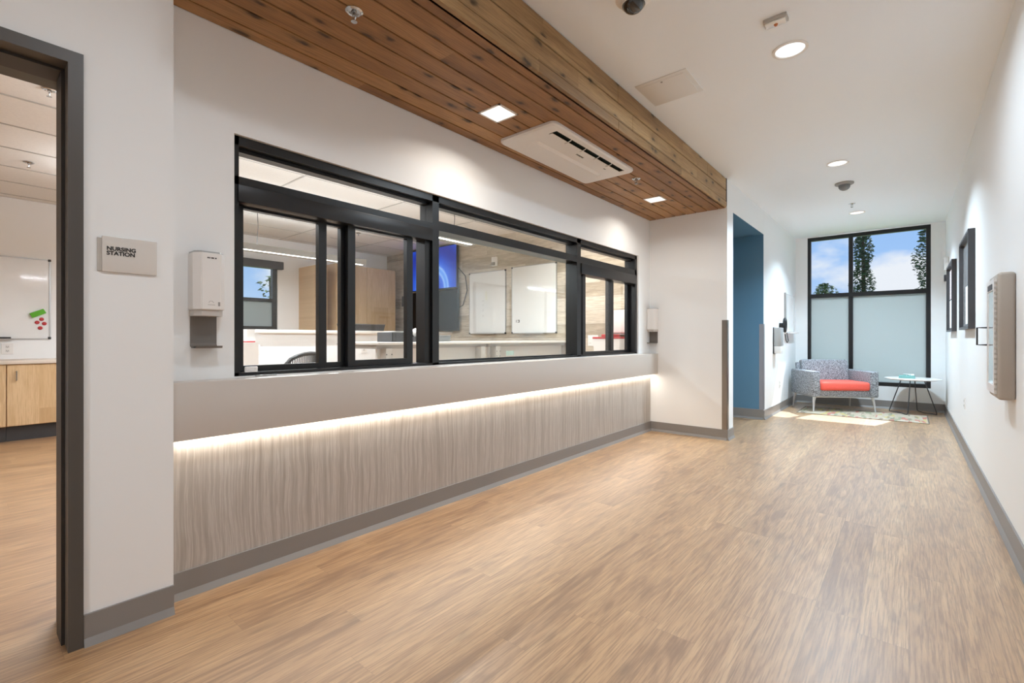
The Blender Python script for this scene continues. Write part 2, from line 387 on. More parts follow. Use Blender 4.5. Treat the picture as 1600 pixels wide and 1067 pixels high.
XA, XB, XC, XR = -2.325, -2.443, -1.54, .428
YE, YF, YB = 5.53, 9.69, -3.2
ZC, ZS, ZN = 2.905, 2.58, 2.79
NX, NY0, NY1 = -8.1, -1.7, 5.67

# ------------------------------------------------------------------ room shell
struct(B(-8.3, XR+.15, YB-.15, YF+.15, -.12, 0), 'floor', M_floor)
struct(B(XB-.16, XR+.15, YB-.15, YF+.15, ZC, ZC+.12), 'ceiling', M_ceil)
struct(B(XR, XR+.15, YB-.15, YF+.15, 0, ZC), 'wall_right', M_wall)
struct(B(XA-.3, XR, YB-.15, YB, 0, ZC), 'wall_back', M_wall)
# door wall / pillar
struct(MB().box(XB-.16, XA, .30, .585, 0, ZC).box(XB-.16, XA, -.80, .30, 2.165, ZC).box(XB-.16, XA, YB-.15, -.80, 0, ZC), 'wall_left', M_wall)
# recessed nursing window wall
wy0, wy1, wz0, wz1 = .856, 5.215, .951, 2.106
struct(MB().box(XB-.16, XB, .585, NY1+.12, 0, wz0).box(XB-.16, XB, .585, NY1+.12, wz1, ZC).box(XB-.16, XB, .585, wy0, wz0, wz1).box(XB-.16, XB, wy1, NY1+.12, wz0, wz1), 'wall_nursing_window', M_wall)
# end wall of the niche, header over the blue alcove, corridor wall beyond
AY0, AY1, AZ = 5.76, 7.245, 2.575
struct(B(XB, XC, YE, AY0, 0, ZC), 'wall_niche_end', M_wall)
struct(B(XC-.14, XC, AY0, AY1, AZ, ZC), 'wall_alcove_header', M_wall)
struct(B(XC-.14, XC, AY1+.004, YF+.15, 0, ZC), 'wall_corridor_left', M_wall)
struct(MB().box(XC-2.6, XC-.001, AY1, AY1+.003, 0, AZ).box(XC-2.6, XC-.14, AY1+.003, AY1+.12, 0, AZ), 'wall_alcove_far', M_blue)
struct(MB().box(XC-2.6, XB-.0, AY0-.038, AY0-.001, 0, AZ), 'wall_alcove_near', M_blue)
struct(B(XC-2.72, XC-2.6, AY0-.038, AY1+.12, 0, AZ), 'wall_alcove_back', M_blue)
struct(MB().box(XC-2.6, XC-.14, AY0, AY1+.12, AZ, AZ+.08).box(XC-.14, XC-.001, AY0, AY1, AZ-.003, AZ), 'ceiling_alcove', M_blue)
# far wall with the window opening
fx0, fx1, fz0, fz1 = -1.362, .262, .358, 2.890
struct(MB().box(XC-.14, fx0, YF, YF+.15, 0, ZC).box(fx1, XR, YF, YF+.15, 0, ZC).box(fx0, fx1, YF, YF+.15, 0, fz0).box(fx0, fx1, YF, YF+.15, fz1, ZC), 'wall_far', M_wall)
# nursing room
nwy0, nwy1, nwz0, nwz1 = 2.55, 3.50, 1.13, 2.36
struct(MB().box(NX-.15, NX, NY0, nwy0, 0, ZN).box(NX-.15, NX, nwy1, NY1, 0, ZN).box(NX-.15, NX, nwy0, nwy1, 0, nwz0).box(NX-.15, NX, nwy0, nwy1, nwz1, ZN), 'wall_nursing_back', M_wall)
struct(B(NX-.15, XB-.16, NY1, NY1+.05, 0, ZN+.1), 'wall_nursing_end', M_plank)
struct(B(NX-.15, XB-.16, NY0-.12, NY0, 0, ZN), 'wall_nursing_start', M_wall)
cg = struct(B(NX-.15, XB-.16, NY0-.12, NY1, ZN+.004, ZN+.1), 'ceiling_nursing', M_tile)
g = MB()
M_tbar = mat('ceiling_grid_bar', (186, 182, 176), .6)
x = -2.77
while x > NX:
    g.box(x-.009, x+.009, NY0, NY1, ZN-.002, ZN+.003); x -= .645
y = NY0+.35
while y < NY1:
    g.box(NX, XB-.16, y-.009, y+.009, ZN-.0015, ZN+.003); y += 1.22
struct(g, 'trim_1', M_tbar)

# baseboards: cove base with a small toe lip
def baseboard(name, segs, h=.115):
    m = MB()
    for (x0, y0, x1, y1, nx, ny) in segs:
        t = .010; t2 = .024
        if nx:
            p = [(0, 0), (t2, 0), (t2*.8, .010), (t, .028), (t, h), (0, h)]
            m.prism([(x0+nx*a, z) for a, z in p], 'y', y0, y1)
        else:
            p = [(0, 0), (t2, 0), (t2*.8, .010), (t, .028), (t, h), (0, h)]
            m.prism([(y0+ny*a, z) for a, z in p], 'x', x0, x1)
    return struct(m, name, M_base, smooth=20)
baseboard('baseboard_left', [(XA, .307, XA, .585, 1, 0), (XA, YB, XA, -.87, 1, 0)])
baseboard('baseboard_nursing', [(XB+.012, .585, XB+.012, YE, 1, 0)])
baseboard('baseboard_niche_end', [(XB+.012, YE, XC, YE, 0, -1), (XC, YE-.01, XC, AY0, 1, 0)])
baseboard('baseboard_alcove', [(XC-2.6, AY1, XC, AY1, 0, -1)], .14)
baseboard('baseboard_corridor_left', [(XC, AY1, XC, YF, 1, 0)], .13)
baseboard('baseboard_far', [(XC, YF, XR, YF, 0, -1)], .13)
baseboard('baseboard_right', [(XR, YB, XR, YF, -1, 0)], .13)

# door frame of the nursing room
d = sroot('door_1', (XA, -.28, 0))
f = MB()
X0, X1 = XB-.17, XA+.014
f.box(X0, X1, .264, .306, 0, 2.172).box(X0, X1, -.866, -.803, 0, 2.172).box(X0, X1, -.803, .264, 2.128, 2.172)
f.build('door_frame', M_door, d)
f = MB().box(X0+.11, X1-.075, .254, .264, 0, 2.128).box(X0+.11, X1-.075, -.803, -.793, 0, 2.128).box(X0+.11, X1-.075, -.793, .254, 2.118, 2.128)
f.build('door_stop', mat('dark_door_stop', (52, 47, 43), .5), d)

# ------------------------------------------------------------------ nursing window
w = sroot('window_1', (XB-.07, (wy0+wy1)/2, wz0))
xf, xg, xk = XB-.018, -2.533, XB-.150      # front of frame, glass, back of frame
ya, yb1, yb2, yc1, yc2, yd = .8565, 2.085, 2.142, 3.900, 3.968, 5.2145
ft = MB().box(xk, xf, ya, ya+.026, wz0+.001, wz1-.001)
ft.box(xk, xf, yd-.05, yd, wz0+.001, wz1-.001)
ft.box(xk, xf, yb1, yb2, wz0+.001, wz1-.001).box(xk, xf, yc1, yc2, wz0+.001, wz1-.001)
ft.box(xk, xf, ya, yd, wz1-.044, wz1-.001).box(xg-.03, xg+.03, ya, yd, wz1-.062, wz1-.044)
ft.box(xk, xf, ya, yd, wz0+.001, wz0+.016)
ft.box(xk, xf, ya, yb1, 1.872, 1.912).box(xk, xf, yb2, yc1, 1.872, 1.936).box(xk, xf, yc2, yd, 1.872, 1.936)
ft.box(xg-.02, xg+.02, yb2, yc1, wz0+.016, wz0+.028)
ft.build('window_frame', M_black, w)
hd = MB().box(xk+.02, xf+.012, ya+.02, yb1-.004, 1.790, 1.872, r=.003).box(xk+.02, xf+.012, yc2+.002, yd-.03, 1.768, 1.872, r=.003)
hd.build('header_box', mat('black_header_box', (26, 26, 28), .36), w)
for nm, y0, y1, z0, z1, m in (('transom_pane', ya+.026, yb1, 1.91, 2.045, M_glass), ('transom_pane', yb2, yc1, 1.935, 2.045, M_glass), ('transom_pane', yc2, yd-.05, 1.935, 2.045, M_glass), ('fixed_pane', yb2, yc1, wz0+.02, 1.875, M_glassf)):
    B(xg-.003, xg+.003, y0, y1, z0, z1).build(nm, m, w)
def panel(y0, y1, z0, z1, xm, st, mids=(), bot=.03, top=.03):
    m = MB().box(xm-.018, xm+.018, y0, y0+st, z0, z1).box(xm-.018, xm+.018, y1-st, y1, z0, z1)
    m.box(xm-.018, xm+.018, y0+st, y1-st, z0, z0+bot).box(xm-.018, xm+.018, y0+st, y1-st, z1-top, z1)
    for a, b in mids: m.box(xm-.018, xm+.018, a, b, z0+bot, z1-top)
    p = m.build('sliding_panel', M_black, w)
    B(xm-.003, xm+.003, y0+st*.5, y1-st*.5, z0+bot*.5, z1-top*.5).build('pane', M_glass, p)
    return p
panel(ya+.028, 1.50, .968, 1.81, -2.553, .045, [(1.322, 1.368)], bot=.028)
panel(1.478, 1.945, .968, 1.81, -2.512, .047, bot=.036)
panel(4.06, 4.70, .968, 1.80, -2.512, .05, bot=.03)
panel(4.655, 5.165, .968, 1.80, -2.553, .05, bot=.03)
# jamb tracks beside the open half
MB().box(xk+.02, xf-.02, 2.035, yb1, .968, 1.795).build('jamb_track', M_blackd, w)
MB().box(xk+.02, xf-.02, yc2, yc2+.012, .968, 1.795).build('jamb_track', M_blackd, w)
lt = tag(MB().box(XB-.018+.001, XB-.006, .905, .965, .968, .996, r=.004).cyl((XB-.006, .915, .985), (XB-.003, .915, .985), .005).cyl((XB-.006, .955, .985), (XB-.003, .955, .985), .005).build('window_latch', M_white, off='base'), 'small white latch bracket at the bottom left of the sliding nursing window', 'latch')
B(XB-.016, XB+.006, .95, 1.05, .9475, .953, r=.001).build('slide_bar', M_alu, lt)

# ledge and panel below, led strip
lg = tag(B(XB+.001, XA-.008, .5855, YE-.001, .701, .9465, r=.003).build('counter_ledge', M_ledge, off='base'), 'long grey ledge running under the black framed nursing window', 'ledge')
pn = tag(B(XB, XB+.012, .586, YE-.001, .0, .70).build('wall_panel', M_stripe, off=(0, 0, 0)), 'grey laminate panel with wavy vertical stripes under the lit ledge', 'panel')
ls = thing('led_strip_light', 'glowing led strip hidden under the long grey ledge', 'light', (XB+.03, 3.05, .69))
B(XB+.014, XB+.030, .60, YE-.01, .694, .7005).build('diffuser', M_led, ls)
la = area('led_glow', (XB+.034, 3.06, .692), (0, 0, PI/2), 4.9, .012, LED_W, (1, .92, .81))

# ------------------------------------------------------------------ wood soffit
sf = thing('wood_soffit', 'brown stained knotty pine soffit with planked underside and fascia above the nursing window', 'soffit', ((XB+XC)/2, 2.4, ZS))
sy0, sy1 = .60, YE-.001
bx_ = [XB+.0005, -2.356, -2.2345, -2.113, -1.9915, -1.870, -1.7485, -1.627, XC-.012]
u = MB()
for a, b in zip(bx_, bx_[1:]):
    u.box(a+.0045, b-.0045, sy0, sy1, ZS, ZS+.020, r=.0015, seg=1)
u.build('underside_boards', M_pine, sf, off=(0, 0, 0)).location = -OFF[sf.name]
B(XB, XC-.02, sy0, sy1, ZS+.0195, ZS+.035).build('backing', M_blackd, sf)
fz = [ZS-.004, 2.645, 2.768, ZC-.002]
u = MB()
for a, b, t in ((0, 1, .006), (1, 2, 0), (2, 3, 0)):
    y = sy0; k = 0
    while y < sy1-.01:
        L = [2.37, 1.9, 2.6, 3.1][(k+a*2) % 4]; y2 = min(y+L, sy1-.03)
        u.box(XC-.020, XC-.002+t, y+.0015, y2-.0015, fz[a]+.004, fz[b]-.004, r=.002, seg=1); y = y2+1e-4; k += 1
        if y2 >= sy1-.031: break
u.build('fascia_boards', M_pinef, sf, off=(0, 0, 0)).location = -OFF[sf.name]
B(XC-.03, XC-.019, sy0, sy1-.03, ZS, ZC-.002).build('fascia_backing', M_blackd, sf)
B(XB+.002, XC-.004, sy0-.014, sy0-.001, ZS, ZC-.002).build('end_board', M_pinef, sf)
B(XC-.022, XC-.001, sy1-.028, sy1, ZS+.02, ZC-.002).build('end_bead', M_blackd, sf)

# ------------------------------------------------------------------ ceiling fittings
def sq_light(x, y, label):
    t = thing('square_downlight', label, 'light', (x, y, ZS), group='square lights in the wood soffit')
    h = .092; m = MB()
    for s in (-1, 1):
        m.box(x-h, x+h, y+s*h, y+s*(h-.012), ZS-.006, ZS+.002); m.box(x+s*h, x+s*(h-.012), y-h, y+h, ZS-.006, ZS+.002)
    m.build('trim_ring', M_whitem, t)
    m = MB(); a = h-.012; b = .05
    vs = [[m.bm.verts.new((x+sx*r, y+sy*r, z)) for sx, sy in ((-1, -1), (1, -1), (1, 1), (-1, 1))] for r, z in ((a, ZS-.004), (b, ZS-.001))]
    for k in range(4): m.bm.faces.new((vs[0][k], vs[0][(k+1) % 4], vs[1][(k+1) % 4], vs[1][k]))
    m.bm.faces.new(vs[1])
    m.build('reflector', emis('square_reflector_glow', (255, 250, 243), 1.15), t, smooth=0)
    area('square_lamp', (x, y, ZS-.008), (0, 0, 0), .14, .14, SQ_W, (1, .93, .84), spread=2.6)
sq_light(-2.018, 2.255, 'square recessed light in the wood soffit, nearer one left of the cassette unit')
sq_light(-2.018, 4.705, 'square recessed light in the wood soffit, farther one near the end wall')

def can_light(x, y, label, watts, colr, z=ZC, sp=2.45):
    t = thing('round_downlight', label, 'light', (x, y, z), group='round ceiling downlights')
    MB().lathe([(.096, 0), (.097, -.006), (.082, -.009), (.078, -.002)], (x, y, z), 40, cap=False).build('trim_ring', M_whitem, t)
    MB().lathe([(.079, -.003), (.062, -.0012), (.001, -.0008)], (x, y, z), 40, cap=False).build('diffuser', M_canglow, t, smooth=0)
    area('downlight_lamp', (x, y, z-.012), (0, 0, 0), .17, .17, watts, colr, 'DISK', spread=sp)
can_light(-.556, 3.305, 'round white downlight in the ceiling, nearest one beside the strobe', CORR_W*.48, (.72, .87, 1), sp=2.9)
can_light(-.55, 5.76, 'round white downlight in the ceiling, middle one before the dome camera', CORR_W*.95, (.68, .86, 1), sp=2.3)
can_light(-.556, 8.2, 'round white downlight in the ceiling, farthest one near the big window', CORR_W*.9, (.66, .85, 1), sp=2.1)
can_light(-.8, .6, 'added unseen downlight in the ceiling directly above the viewpoint', CORR_W*.24, (.84, .92, 1), sp=2.9)  # added lamp out of view, brightens the near corridor
can_light(-.8, -1.7, 'added unseen downlight in the ceiling behind the viewpoint', CORR_W*.42, (.84, .92, 1))  # added lamp behind the camera, extra light for pillar and ceiling
can_light(-3.15, 4.9, 'added unseen downlight in the tiled ceiling inside the nursing window, far one', 26, (1, .96, .9), ZN)  # added lamp hidden above the window head, brightens the plank wall
can_light(-3.15, 3.2, 'added unseen downlight in the tiled ceiling inside the nursing window, near one', 16, (1, .96, .9), ZN)  # added lamp, also hidden, lifts the front of the nursing room

def sprinkler(x, y, z, label, m=M_chrome):
    t = thing('fire_sprinkler', label, 'sprinkler', (x, y, z), group='fire sprinklers')
    MB().lathe([(.012, 0), (.036, 0), (.038, -.003), (.030, -.008), (.026, -.003), (.012, -.002)], (x, y, z), 24, cap=False).build('escutcheon', m, t)
    b = MB().cyl((x, y, z), (x, y, z-.022), .010, .008, 12)
    for s in (-1, 1): b.tube([(x+s*.009, y, z-.018), (x+s*.013, y, z-.032), (x+s*.004, y, z-.046)], .0025, 6)
    b.cyl((x, y, z-.022), (x, y, z-.044), .003, .003, 8).build('body', m, t)
    MB().cyl((x, y, z-.045), (x, y, z-.048), .014, .014, 12).build('deflector', m, t)
sprinkler(-1.874, 1.14, ZS, 'chrome sprinkler in the wood soffit near the top edge of the photo')
sprinkler(-1.888, 3.985, ZS, 'chrome sprinkler in the wood soffit just past the cassette unit')
sprinkler(-.571, 7.62, ZC, 'small sprinkler on the white corridor ceiling before the far window')
sprinkler(-4.378, .409, ZN, 'chrome sprinkler in the tiled ceiling at the doorway head, nearer one')
sprinkler(-6.345, .454, ZN, 'chrome sprinkler in the tiled ceiling seen through the doorway, farther one')
sprinkler(-6.62, 4.10, ZN, 'small sprinkler in the tiled ceiling above the tall cabinets')

# cassette air conditioner
ac = thing('ceiling_cassette_unit', 'white air conditioner cassette with a louvered slot in the wood soffit', 'air conditioner', (-2.035, 3.15, ZS))
def rr(x0, x1, y0, y1, r, n=6):
    P = []
    for cx, cy, a0 in ((x1-r, y1-r, 0), (x0+r, y1-r, 90), (x0+r, y0+r, 180), (x1-r, y0+r, 270)):
        for i in range(n+1):
            a = math.radians(a0+90*i/n); P.append((cx+r*math.cos(a), cy+r*math.sin(a)))
    return P
def loft(polys, cap0=False, cap1=True):
    m = MB(); R = [[m.bm.verts.new(p) for p in poly] for poly in polys]
    for A, C in zip(R, R[1:]):
        n = len(A)
        for k in range(n): m.bm.faces.new((A[k], A[(k+1) % n], C[(k+1) % n], C[k]))
    if cap0: m.bm.faces.new(R[0][::-1])
    if cap1: m.bm.faces.new(R[-1])
    return m
ax0, ax1, ay0, ay1 = -2.285, -1.790, 2.555, 3.755
zz = ZS-.028
def P3(poly, z): return [(a, b, z) for a, b in poly]
# face built around the outlet slot
sx0, sx1, syA, syB = -1.905, -1.842, 2.66, 3.66
m = MB()
m.box(ax0+.02, sx0, ay0+.02, ay1-.02, zz, zz+.006).box(sx1, ax1-.02, ay0+.02, ay1-.02, zz, zz+.006).box(sx0, sx1, ay0+.02, syA, zz, zz+.006).box(sx0, sx1, syB, ay1-.02, zz, zz+.006)
m.build('face_panel', M_white, ac, smooth=0)
loft([P3(rr(ax0, ax1, ay0, ay1, .045), ZS-.001), P3(rr(ax0, ax1, ay0, ay1, .045), ZS-.018), P3(rr(ax0+.012, ax1-.012, ay0+.012, ay1-.012, .04), zz), P3(rr(ax0+.024, ax1-.024, ay0+.024, ay1-.024, .03), zz+.001)], cap1=False).build('bezel', M_white, ac)
loft([P3(rr(-2.262, -2.035, 2.70, 3.62, .02), zz), P3(rr(-2.245, -2.055, 2.73, 3.59, .015), zz-.016)]).build('intake_grille', M_white, ac, smooth=20)
B(sx0, sx1, syA, syB, zz+.018, zz+.022).build('outlet_slot', mat('dark_green_outlet', (26, 40, 34), .5), ac)
lv = MB()
for k in range(5):
    a = syA+.006+k*.2; lv.box(sx0-.012, sx0+.022, a, a+.19, zz-.003, zz-.0005, r=.001, seg=1)
lv.build('louver', M_white, ac)
for k in range(1, 5): MB().tube([(sx0+.062, syA+k*.2-.004, zz+.016), (sx0+.05, syA+k*.2-.004, zz+.0), (sx0+.02, syA+k*.2, zz-.004), (sx0-.004, syA+k*.2+.004, zz-.003)], .004, 6).build('louver_bracket', M_white, ac)
ROT_DN = Matrix(((0, -1, 0), (1, 0, 0), (0, 0, 1))) @ Matrix(((1, 0, 0), (0, -1, 0), (0, 0, -1)))
text('logo', 'SAMSUNG', .022, (-1.965, 3.09, zz-.0012), ROT_DN, M_ink, ac, ext=.0004)
B(-1.955, -1.945, 3.50, 3.53, zz-.001, zz).build('status_light', M_grey, ac)

# access panel, strobe, dome cameras
ap = thing('ceiling_access_panel', 'pale square access panel in the white ceiling beside the wood soffit', 'access panel', (-1.295, 3.265, ZC))
B(-1.475, -1.115, 3.09, 3.445, ZC-.006, ZC, r=.002).build('panel_frame', mat('panel_paint', (228, 227, 225), .5), ap)
B(-1.445, -1.145, 3.122, 3.415, ZC-.0085, ZC-.005, r=.001).build('panel_door', mat('panel_paint', (228, 227, 225), .5), ap)
MB().cyl((-1.30, 3.14, ZC-.008), (-1.30, 3.14, ZC-.011), .007).build('lock', M_grey, ap)
sb = thing('ceiling_strobe', 'small rectangular strobe with clear lens and orange lamp in the ceiling', 'strobe', (-.563, 2.94, ZC))
B(-.622, -.505, 2.905, 2.972, ZC-.02, ZC, r=.003).build('housing', mat('strobe_grey', (190, 186, 180), .4), sb)
B(-.614, -.513, 2.911, 2.966, ZC-.030, ZC-.02, r=.004).build('lens', mat('clear_lens', (238, 236, 232), .1, coat=1), sb)
MB().lathe([(.001, -.040), (.006, -.039), (.010, -.034), (.011, -.028)], (-.563, 2.94, ZC), 16, cap=False).build('lamp', mat('orange_lens', (196, 112, 60), .3), sb)
def dome(x, y, label, dm):
    t = thing('dome_camera', label, 'camera', (x, y, ZC), group='ceiling dome cameras')
    MB().lathe([(.092, 0), (.092, -.012), (.080, -.020), (.058, -.024)], (x, y, ZC), 36, cap=False).build('mounting_ring', M_whitem if dm else M_grey, t)
    pr = [(.057*math.cos(a), -.024-.014-.046*math.sin(a)) for a in [k*PI/2/8 for k in range(8)]]
    MB().lathe([(.057, -.022)]+pr+[(.002, -.0840)], (x, y, ZC), 32, cap=False).build('dome', mat('black_dome', (26, 24, 23), .08, coat=1) if dm else mat('smoked_dome', (120, 120, 120), .15), t)
    return t
dm = dome(-1.09, 2.27, 'black dome camera with white ring at the top edge of the ceiling', True)
MB().lathe([(.062, -.02), (.063, -.045), (.058, -.047), (.0575, -.022)], (-1.09, 2.27, ZC), 32, cap=False).build('sleeve', M_whitem, dm)
dome(-.562, 6.56, 'grey dome camera on the corridor ceiling before the far window', False)

# ------------------------------------------------------------------ pillar: sign
sg = thing('door_sign', 'pale acrylic nursing station sign with black capitals beside the doorway', 'sign', (XA, .438, 1.45))
B(XA, XA+.004, .345, .37, 1.388, 1.512).build('back_plate', mat('sign_backing', (190, 184, 176), .4), sg)
B(XA+.001, XA+.010, .358, .527, 1.386, 1.520, r=.0015).build('face_plate', M_acr, sg)
text('lettering', 'NURSING\nSTATION', .0205, (XA+.0105, .371, 1.468), ROT_PX, M_ink, sg, bold=.0007, ls=.86, ext=.0008)

# ------------------------------------------------------------------ soap dispensers
def dispenser(loc, rotz, label, logo=True):
    t = thing('soap_dispenser', label, 'dispenser', loc, (0, 0, rotz), 'wall soap dispensers', local=True)
    # local: x = out of the wall, y = along the wall, z up from the tray
    def hexa(w, d, c): return [(0, -w), (d-c, -w), (d, -w+c*.8), (d, w-c*.8), (d-c, w), (0, w)]
    m = MB().prism(hexa(.062, .098, .03), 'z', .165, .415)
    bmesh.ops.bevel(m.bm, geom=list(m.bm.edges), offset=.003, segments=2, affect='EDGES')
    c = m.build('cover', M_white, t, smooth=25)
    MB().prism(hexa(.058, .092, .028), 'z', .4145, .4215).build('top_cap', M_alu, t)
    MB().prism(hexa(.056, .088, .028), 'z', .138, .166).build('nozzle_housing', mat('dispenser_grey', (196, 190, 184), .4), t)
    B(0, .006, -.056, .056, .165, .41).build('back_plate', M_grey, t)
    m = MB().box(0, .004, -.054, .05, .004, .14)
    pts = []
    for k in range(7):
        a = k/6*PI/2; pts.append((.02-.02*math.cos(a)+.004, .02-.02*math.sin(a)))
    m.prism([(0, .02)]+[(p[0], p[1]) for p in [(.004, .02)]+pts]+[(.078, 0), (.080, .006), (.076, -.004), (.02, -.004), (0, .004)], 'y', -.054, .05)
    m.build('drip_tray', mat('tray_grey', (112, 106, 100), .45), t)
    if logo:
        l = MB()
        for i, wd in enumerate((.006, .004, .007, .004, .006)): l.box(.0985, .0990, -.016+i*.0075, -.016+i*.0075+wd, .390, .3955)
        l.build('brand_mark', M_ink, c)
        l = MB().tube([(.0988, -.01, .196), (.0988, -.006, .203), (.0988, .002, .204), (.0988, .009, .196)], .0007, 6).box(.0985, .0989, -.014, .014, .186, .1875)
        l.build('emblem', M_grey, c)
        B(.0985, .099, .026, .034, .182, .200).build('level_window', M_grey, c)
    return t
dispenser((XB, .730, 1.094), 0, 'white soap dispenser with grey drip tray on the wall left of the nursing window')
dispenser((-2.448+.005+.055, YE, 1.075), -PI/2, 'white soap dispenser with grey tray on the niche end wall above the ledge', False)

# corner guards
gd = tag(MB().box(XC-.055, XC+.003, YE-.003, YE, .115, 1.336).box(XC, XC+.003, YE-.003, YE+.055, .115, 1.336).build('corner_guard', M_steel, off='base'), 'brushed steel corner guard on the outer edge of the niche end wall', 'corner guard', 'steel corner guards')
tag(MB().box(XC-.055, XC+.003, AY1-.003, AY1, .14, 1.33).box(XC, XC+.003, AY1-.003, AY1+.055, .14, 1.33).build('corner_guard', mat('grey_guard', (150, 150, 156), .4), off='base'), 'grey corner guard on the edge of the blue alcove wall', 'corner guard', 'steel corner guards')

# ------------------------------------------------------------------ far window
w = sroot('window_2', ((fx0+fx1)/2, YF+.03, fz0))
ym = (YF+.004, YF+.075)
mxx = -.742; mz = 1.868
m = MB().box(fx0+.001, fx0+.050, *ym, fz0+.001, fz1-.001).box(fx1-.055, fx1-.001, *ym, fz0+.001, fz1-.001).box(fx0+.05, fx1-.055, *ym, fz1-.06, fz1-.001).box(fx0+.05, fx1-.055, *ym, fz0+.001, fz0+.062)
m.box(mxx-.030, mxx+.030, *ym, fz0+.06, fz1-.06).box(fx0+.05, mxx-.03, *ym, mz-.033, mz+.033).box(mxx+.03, fx1-.055, *ym, mz-.033, mz+.033)
m.build('window_frame', M_black, w)
yg = YF+.045
for x0, x1 in ((fx0+.05, mxx-.03), (mxx+.03, fx1-.055)):
    B(x0, x1, yg-.003, yg+.003, mz+.033, fz1-.06).build('clear_pane', M_glassw, w)
    B(x0, x1, yg-.003, yg+.003, fz0+.062, mz-.033).build('frosted_pane', M_frost, w)

# ------------------------------------------------------------------ armchair
ch = thing('armchair', 'grey marl armchair with a coral seat cushion and pale legs before the window', 'armchair', (-.931, 9.03, .0085), (0, 0, math.radians(34.3)), local=True)
hw, hd = .475, .33
def soft(mb, s=.0): return mb
arm = [(-hd-.02, .225), (-hd-.02, .605), (-hd-.005, .622), (hd-.02, .625), (hd, .60), (hd, .225)]
for s in (-1, 1):
    m = B(s*hw-(.118 if s > 0 else 0), s*hw+(.118 if s < 0 else 0), -hd-.02, hd, .225, .618, r=.018, seg=3)
    m.build('arm', M_fab, ch)
B(-hw+.10, hw-.10, -hd, hd-.01, .228, .335, r=.012, seg=2).build('seat_base', M_fab, ch)
m = B(-hw+.122, hw-.122, -hd-.035, hd-.19, .325, .452, r=.035, seg=4)
for v in m.bm.verts:
    if v.co.z > .40: v.co.z += .018*max(0, 1-(v.co.x/.35)**2)
m.build('seat_cushion', M_coral, ch)
R = Matrix.Translation((0, hd-.14, .33)) @ Matrix.Rotation(math.radians(-10), 4, 'X')
m = B(-hw+.118, hw-.118, -.05, .06, .02, .45, r=.03, seg=4, M=R)
m.build('back_cushion', M_fab, ch)
m = B(-hw+.07, hw-.07, -.035, .035, -.06, .40, r=.02, seg=3, M=Matrix.Translation((0, hd-.06, .33)) @ Matrix.Rotation(math.radians(-6), 4, 'X'))
m.build('backrest', M_fab, ch)
m = MB().box(-hw+.05, hw-.05, -hd+.03, -hd+.05, .213, .226).box(-hw+.05, hw-.05, hd-.05, hd-.03, .213, .226).box(-hw+.05, -hw+.07, -hd+.03, hd-.03, .213, .226).box(hw-.07, hw-.05, -hd+.03, hd-.03, .213, .226)
m.build('under_frame', M_legw, ch)
for sx in (-1, 1):
    for sy in (-1, 1):
        MB().tube([(sx*(hw-.06), sy*(hd-.04), .224), (sx*(hw-.045), sy*(hd-.03), .16), (sx*(hw-.03), sy*(hd-.01), .0)], [.024, .017, .009], 10).build('leg', M_legw, ch)

# side table
tx, ty = .045, 9.27
tb = thing('side_table', 'round white side table on thin dark wire legs right of the armchair', 'table', (tx, ty, .0075), local=True)
MB().lathe([(.001, .502), (.28, .502), (.325, .512), (.335, .519), (.330, .525), (.001, .526)], (0, 0, 0), 48, cap=False).build('table_top', M_white, tb)
for k in range(2):
    a = math.radians(38+180*k)
    ca, sa = math.cos(a), math.sin(a)
    def L(r, t, z): return (r*ca-t*sa, r*sa+t*ca, z)
    MB().tube([L(.10, -.085, .502), L(.205, -.175, .03), L(.215, -.165, .009), L(.205, -.10, .007), L(.16, 0, .007), L(.205, .10, .007), L(.215, .165, .009), L(.205, .175, .03), L(.10, .085, .502)], .0065, 8).build('leg', M_rod, tb)
bx = thing('glass_tissue_box', 'small teal box with papers on the round white side table', 'box', (tx-.05, ty-.0, .532))
c0 = OFF[bx.name]
B(c0.x-.11, c0.x+.08, c0.y-.09, c0.y+.05, .532, .575, r=.006).build('box_body', M_teal, bx)
m = MB()
for k in range(5):
    a = k*1.1; m.box(-.05, .05, -.002, .002, 0, .03, M=Matrix.Translation((c0.x-.01+.01*k, c0.y-.02, .576)) @ Matrix.Rotation(a, 4, 'Z') @ Matrix.Rotation(.9, 4, 'X'))
m.build('papers', M_paper, bx)

# rug
rg = tag(B(-1.31, .215, 8.27, 9.13, 0, .006, r=.002, seg=1).build('rug', M_rug, off='base'), 'flat woven patterned rug under the armchair and side table', 'rug')
m = MB().box(-1.31, .215, 8.27, 8.285, .0055, .0068).box(-1.31, .215, 9.115, 9.13, .0055, .0068).box(-1.31, -1.295, 8.285, 9.115, .0055, .0068).box(.20, .215, 8.285, 9.115, .0055, .0068)
m.build('border', M_rugb, rg)

# ------------------------------------------------------------------ corridor left wall fittings
dp = thing('towel_dispenser', 'tall grey dispenser with white lower tray on the corridor wall before the armchair', 'dispenser', (XC, 7.93, .9))
B(XC, XC+.105, 7.84, 8.02, 1.02, 1.29, r=.008).build('cover', mat('grey_cover', (176, 175, 174), .35, metal=.3), dp)
B(XC, XC+.012, 7.835, 8.025, .90, 1.295).build('back_plate', M_dark, dp)
B(XC+.012, XC+.10, 7.845, 8.015, .905, 1.018, r=.006).build('lower_tray', M_white, dp)
ph = thing('wall_phone', 'black round wall handset with a hanging cord above the grey dispenser', 'phone', (XC, 8.3, 1.32))
pts = [(XC+.075, 8.30+.055*math.cos(a), 1.335+.095*math.sin(a)) for a in [k*2*PI/28 for k in range(28)]]
MB().tube(pts, .022, 10, closed=True).build('handset_ring', M_blk, ph)
B(XC, XC+.06, 8.27, 8.33, 1.29, 1.37, r=.006).build('wall_mount', M_blk, ph)
